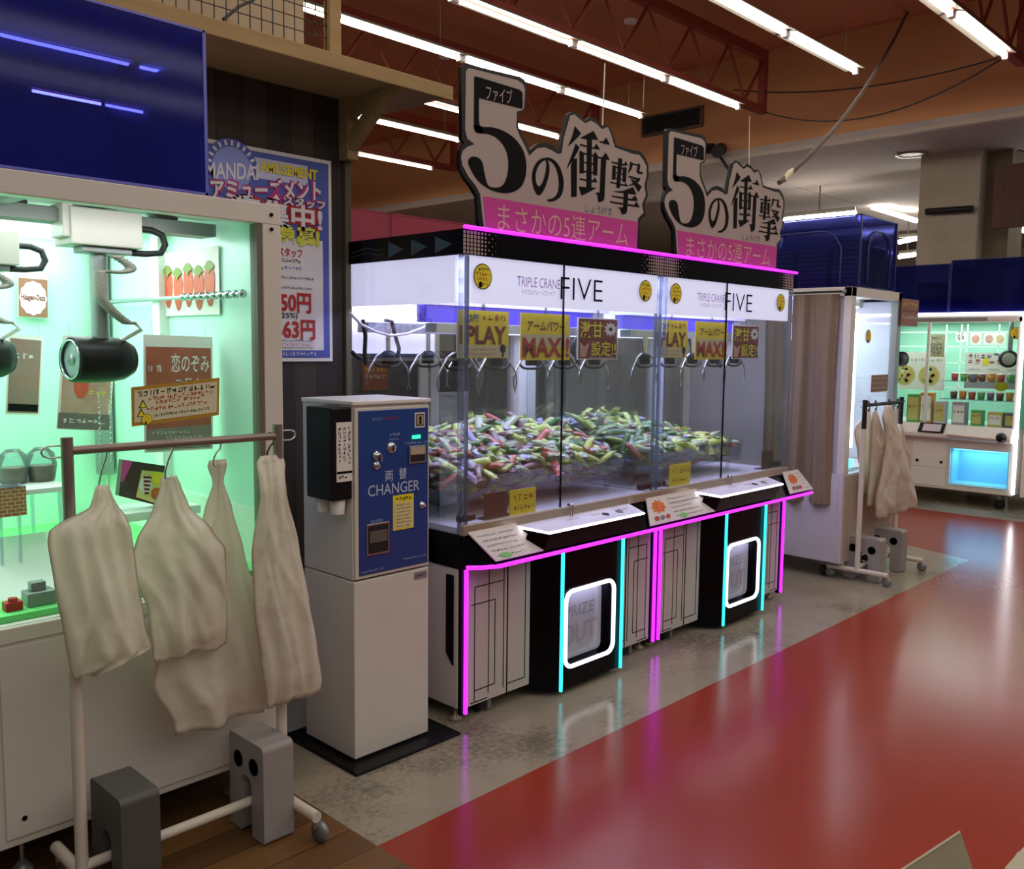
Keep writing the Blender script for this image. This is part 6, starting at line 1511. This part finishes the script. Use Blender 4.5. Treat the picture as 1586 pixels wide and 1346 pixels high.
# ================================================================== row of cabinets behind the neon cabinets
ROUGH = pm('dark_textured_panel', '34312f', 0.6, 0.0, 30, col2='6a645c', bump=0.3)
GREYC = pm('grey_cloth', 'b6b2ba', 0.85, 0.04, 20)
def rear(x0, x1, y, label, panel):
    r = thing('crane_game_machine', label, 'arcade machine', ((x0+x1)/2, y+.5, 0), 'cabinets behind the neon cabinets')
    MB().box(x0, x1, y, y+.95, .08, .72, WHITE).build('body', r, .004)
    f = MB()
    for x in (x0, x1-.07):
        for yy in (y, y+.88): f.box(x, x+.07, yy, yy+.07, .72, 1.90, WHITE2)
    f.box(x0, x1, y, y+.95, 1.90, 1.97, WHITE2); f.box(x0, x1, y, y+.05, 1.60, 1.90, LAV); f.build('frame', r, .003)
    MB().box(x0+.07, x1-.07, y+.02, y+.04, .72, 1.60, panel).build('rear_panel', r)
    k = MB()
    for x in (x0+.12, x1-.12): k.lathe([(.001,0),(.03,0),(.03,.012),(.01,.02),(.01,.08),(.001,.08)], (x,y+.1,0), (0,0,1), GREYM, 14); k.lathe([(.001,0),(.03,0),(.03,.012),(.01,.02),(.01,.08),(.001,.08)], (x,y+.85,0), (0,0,1), GREYM, 14)
    k.build('levelling_foot', r)
    return r
rear(2.46, 3.62, 4.20, 'white framed cabinet with dark textured back panel seen through the nearer neon cabinet', ROUGH)
rear(3.64, 4.78, 4.20, 'white framed cabinet with dark textured panel behind the joint of the neon cabinets', ROUGH)
rear(4.80, 6.60, 4.20, 'white framed cabinet behind the grey curtain at the back', GREYP)
m = MB(); vs = []
N = 120
def curtain_x(label, y, xa, xb, z0, z1, amp, n, mat, seed):
    rn = random.Random(seed); N = 90; M = 12; ph = [rn.uniform(0, 6) for _ in range(3)]; vs = []
    for j in range(M+1):
        t = j/M
        for i in range(N+1):
            a = i/N; wv = math.sin(a*n*2*PI+ph[0]+.4*math.sin(t*2)) + .4*math.sin(a*n*5*PI+ph[1])
            vs.append((xa+(xb-xa)*a, y+amp*wv*(.6+.4*t), z1+(z0-z1)*t))
    W = N+1; m = MB(); m.add(vs, [(j*W+i, j*W+i+1, (j+1)*W+i+1, (j+1)*W+i) for j in range(M) for i in range(N)], mat, True)
    m.box(xa, xb, y-.012, y+.012, z1, z1+.02, GREYM)
    return tag(m.build('curtain'), label, 'curtain')
curtain_x('grey pleated curtain seen through the glass behind the neon cabinets', 4.14, 4.84, 6.5, 0.3, 1.86, 0.018, 7, GREYC, 9)
def sticker_board(px0, py0, px1, py1, Y, label, col):
    A, C = QY(px0, py0, Y), QY(px1, py1, Y); m = MB(); m.box(A.x, C.x, Y-.004, Y, C.z, A.z, col)
    for k in range(3): m.scribble((A.x+.02, Y-.0052, A.z-(A.z-C.z)*(.32+.26*k)), UX, UZ, (C.x-A.x)*.85, (A.z-C.z)*.16, (YELLOW, PAPER, PRINT_RD)[k], 80+k)
    return tag(m.build('rear_sticker'), label, 'sticker')
sticker_board(560, 562, 600, 604, 4.218, 'orange brown sticker on the dark back panel left of the neon cabinet', pm('orange_sticker','a8662c',.5,0,20,col2='8a3f24'))
sticker_board(648, 540, 690, 575, 4.218, 'brown sticker on the dark back panel behind the claws', pm('brown_sticker','6a4030',.5))
# pink and blue boxes on top of that row
PINKA = pane('pink_acrylic', 'e88a9c', 0.7, 0.05, 0.6, 'd8788a')
PINKE = pm('pink_edge', '8a2a44', .4)
acrylic_box('pink acrylic box left of the seam behind the nearer neon cabinet roof', 2.50, 3.19, 4.03, 4.70, 1.972, 2.225, PINKA, PINKE, 'pink boxes behind the neon cabinets')
acrylic_box('pink acrylic box right of the seam behind the nearer neon cabinet roof', 3.20, 3.95, 4.03, 4.70, 1.972, 2.225, PINKA, PINKE, 'pink boxes behind the neon cabinets')
acrylic_box('pink acrylic box seen in the gap between the two cut-out signs', 4.60, 5.42, 4.03, 4.70, 1.972, 2.215, PINKA, PINKE, 'pink boxes behind the neon cabinets')
acrylic_box('small blue acrylic box seen left of the smaller cut-out sign', 5.44, 6.10, 4.03, 4.70, 1.972, 2.20, BLUE2, BLUED)
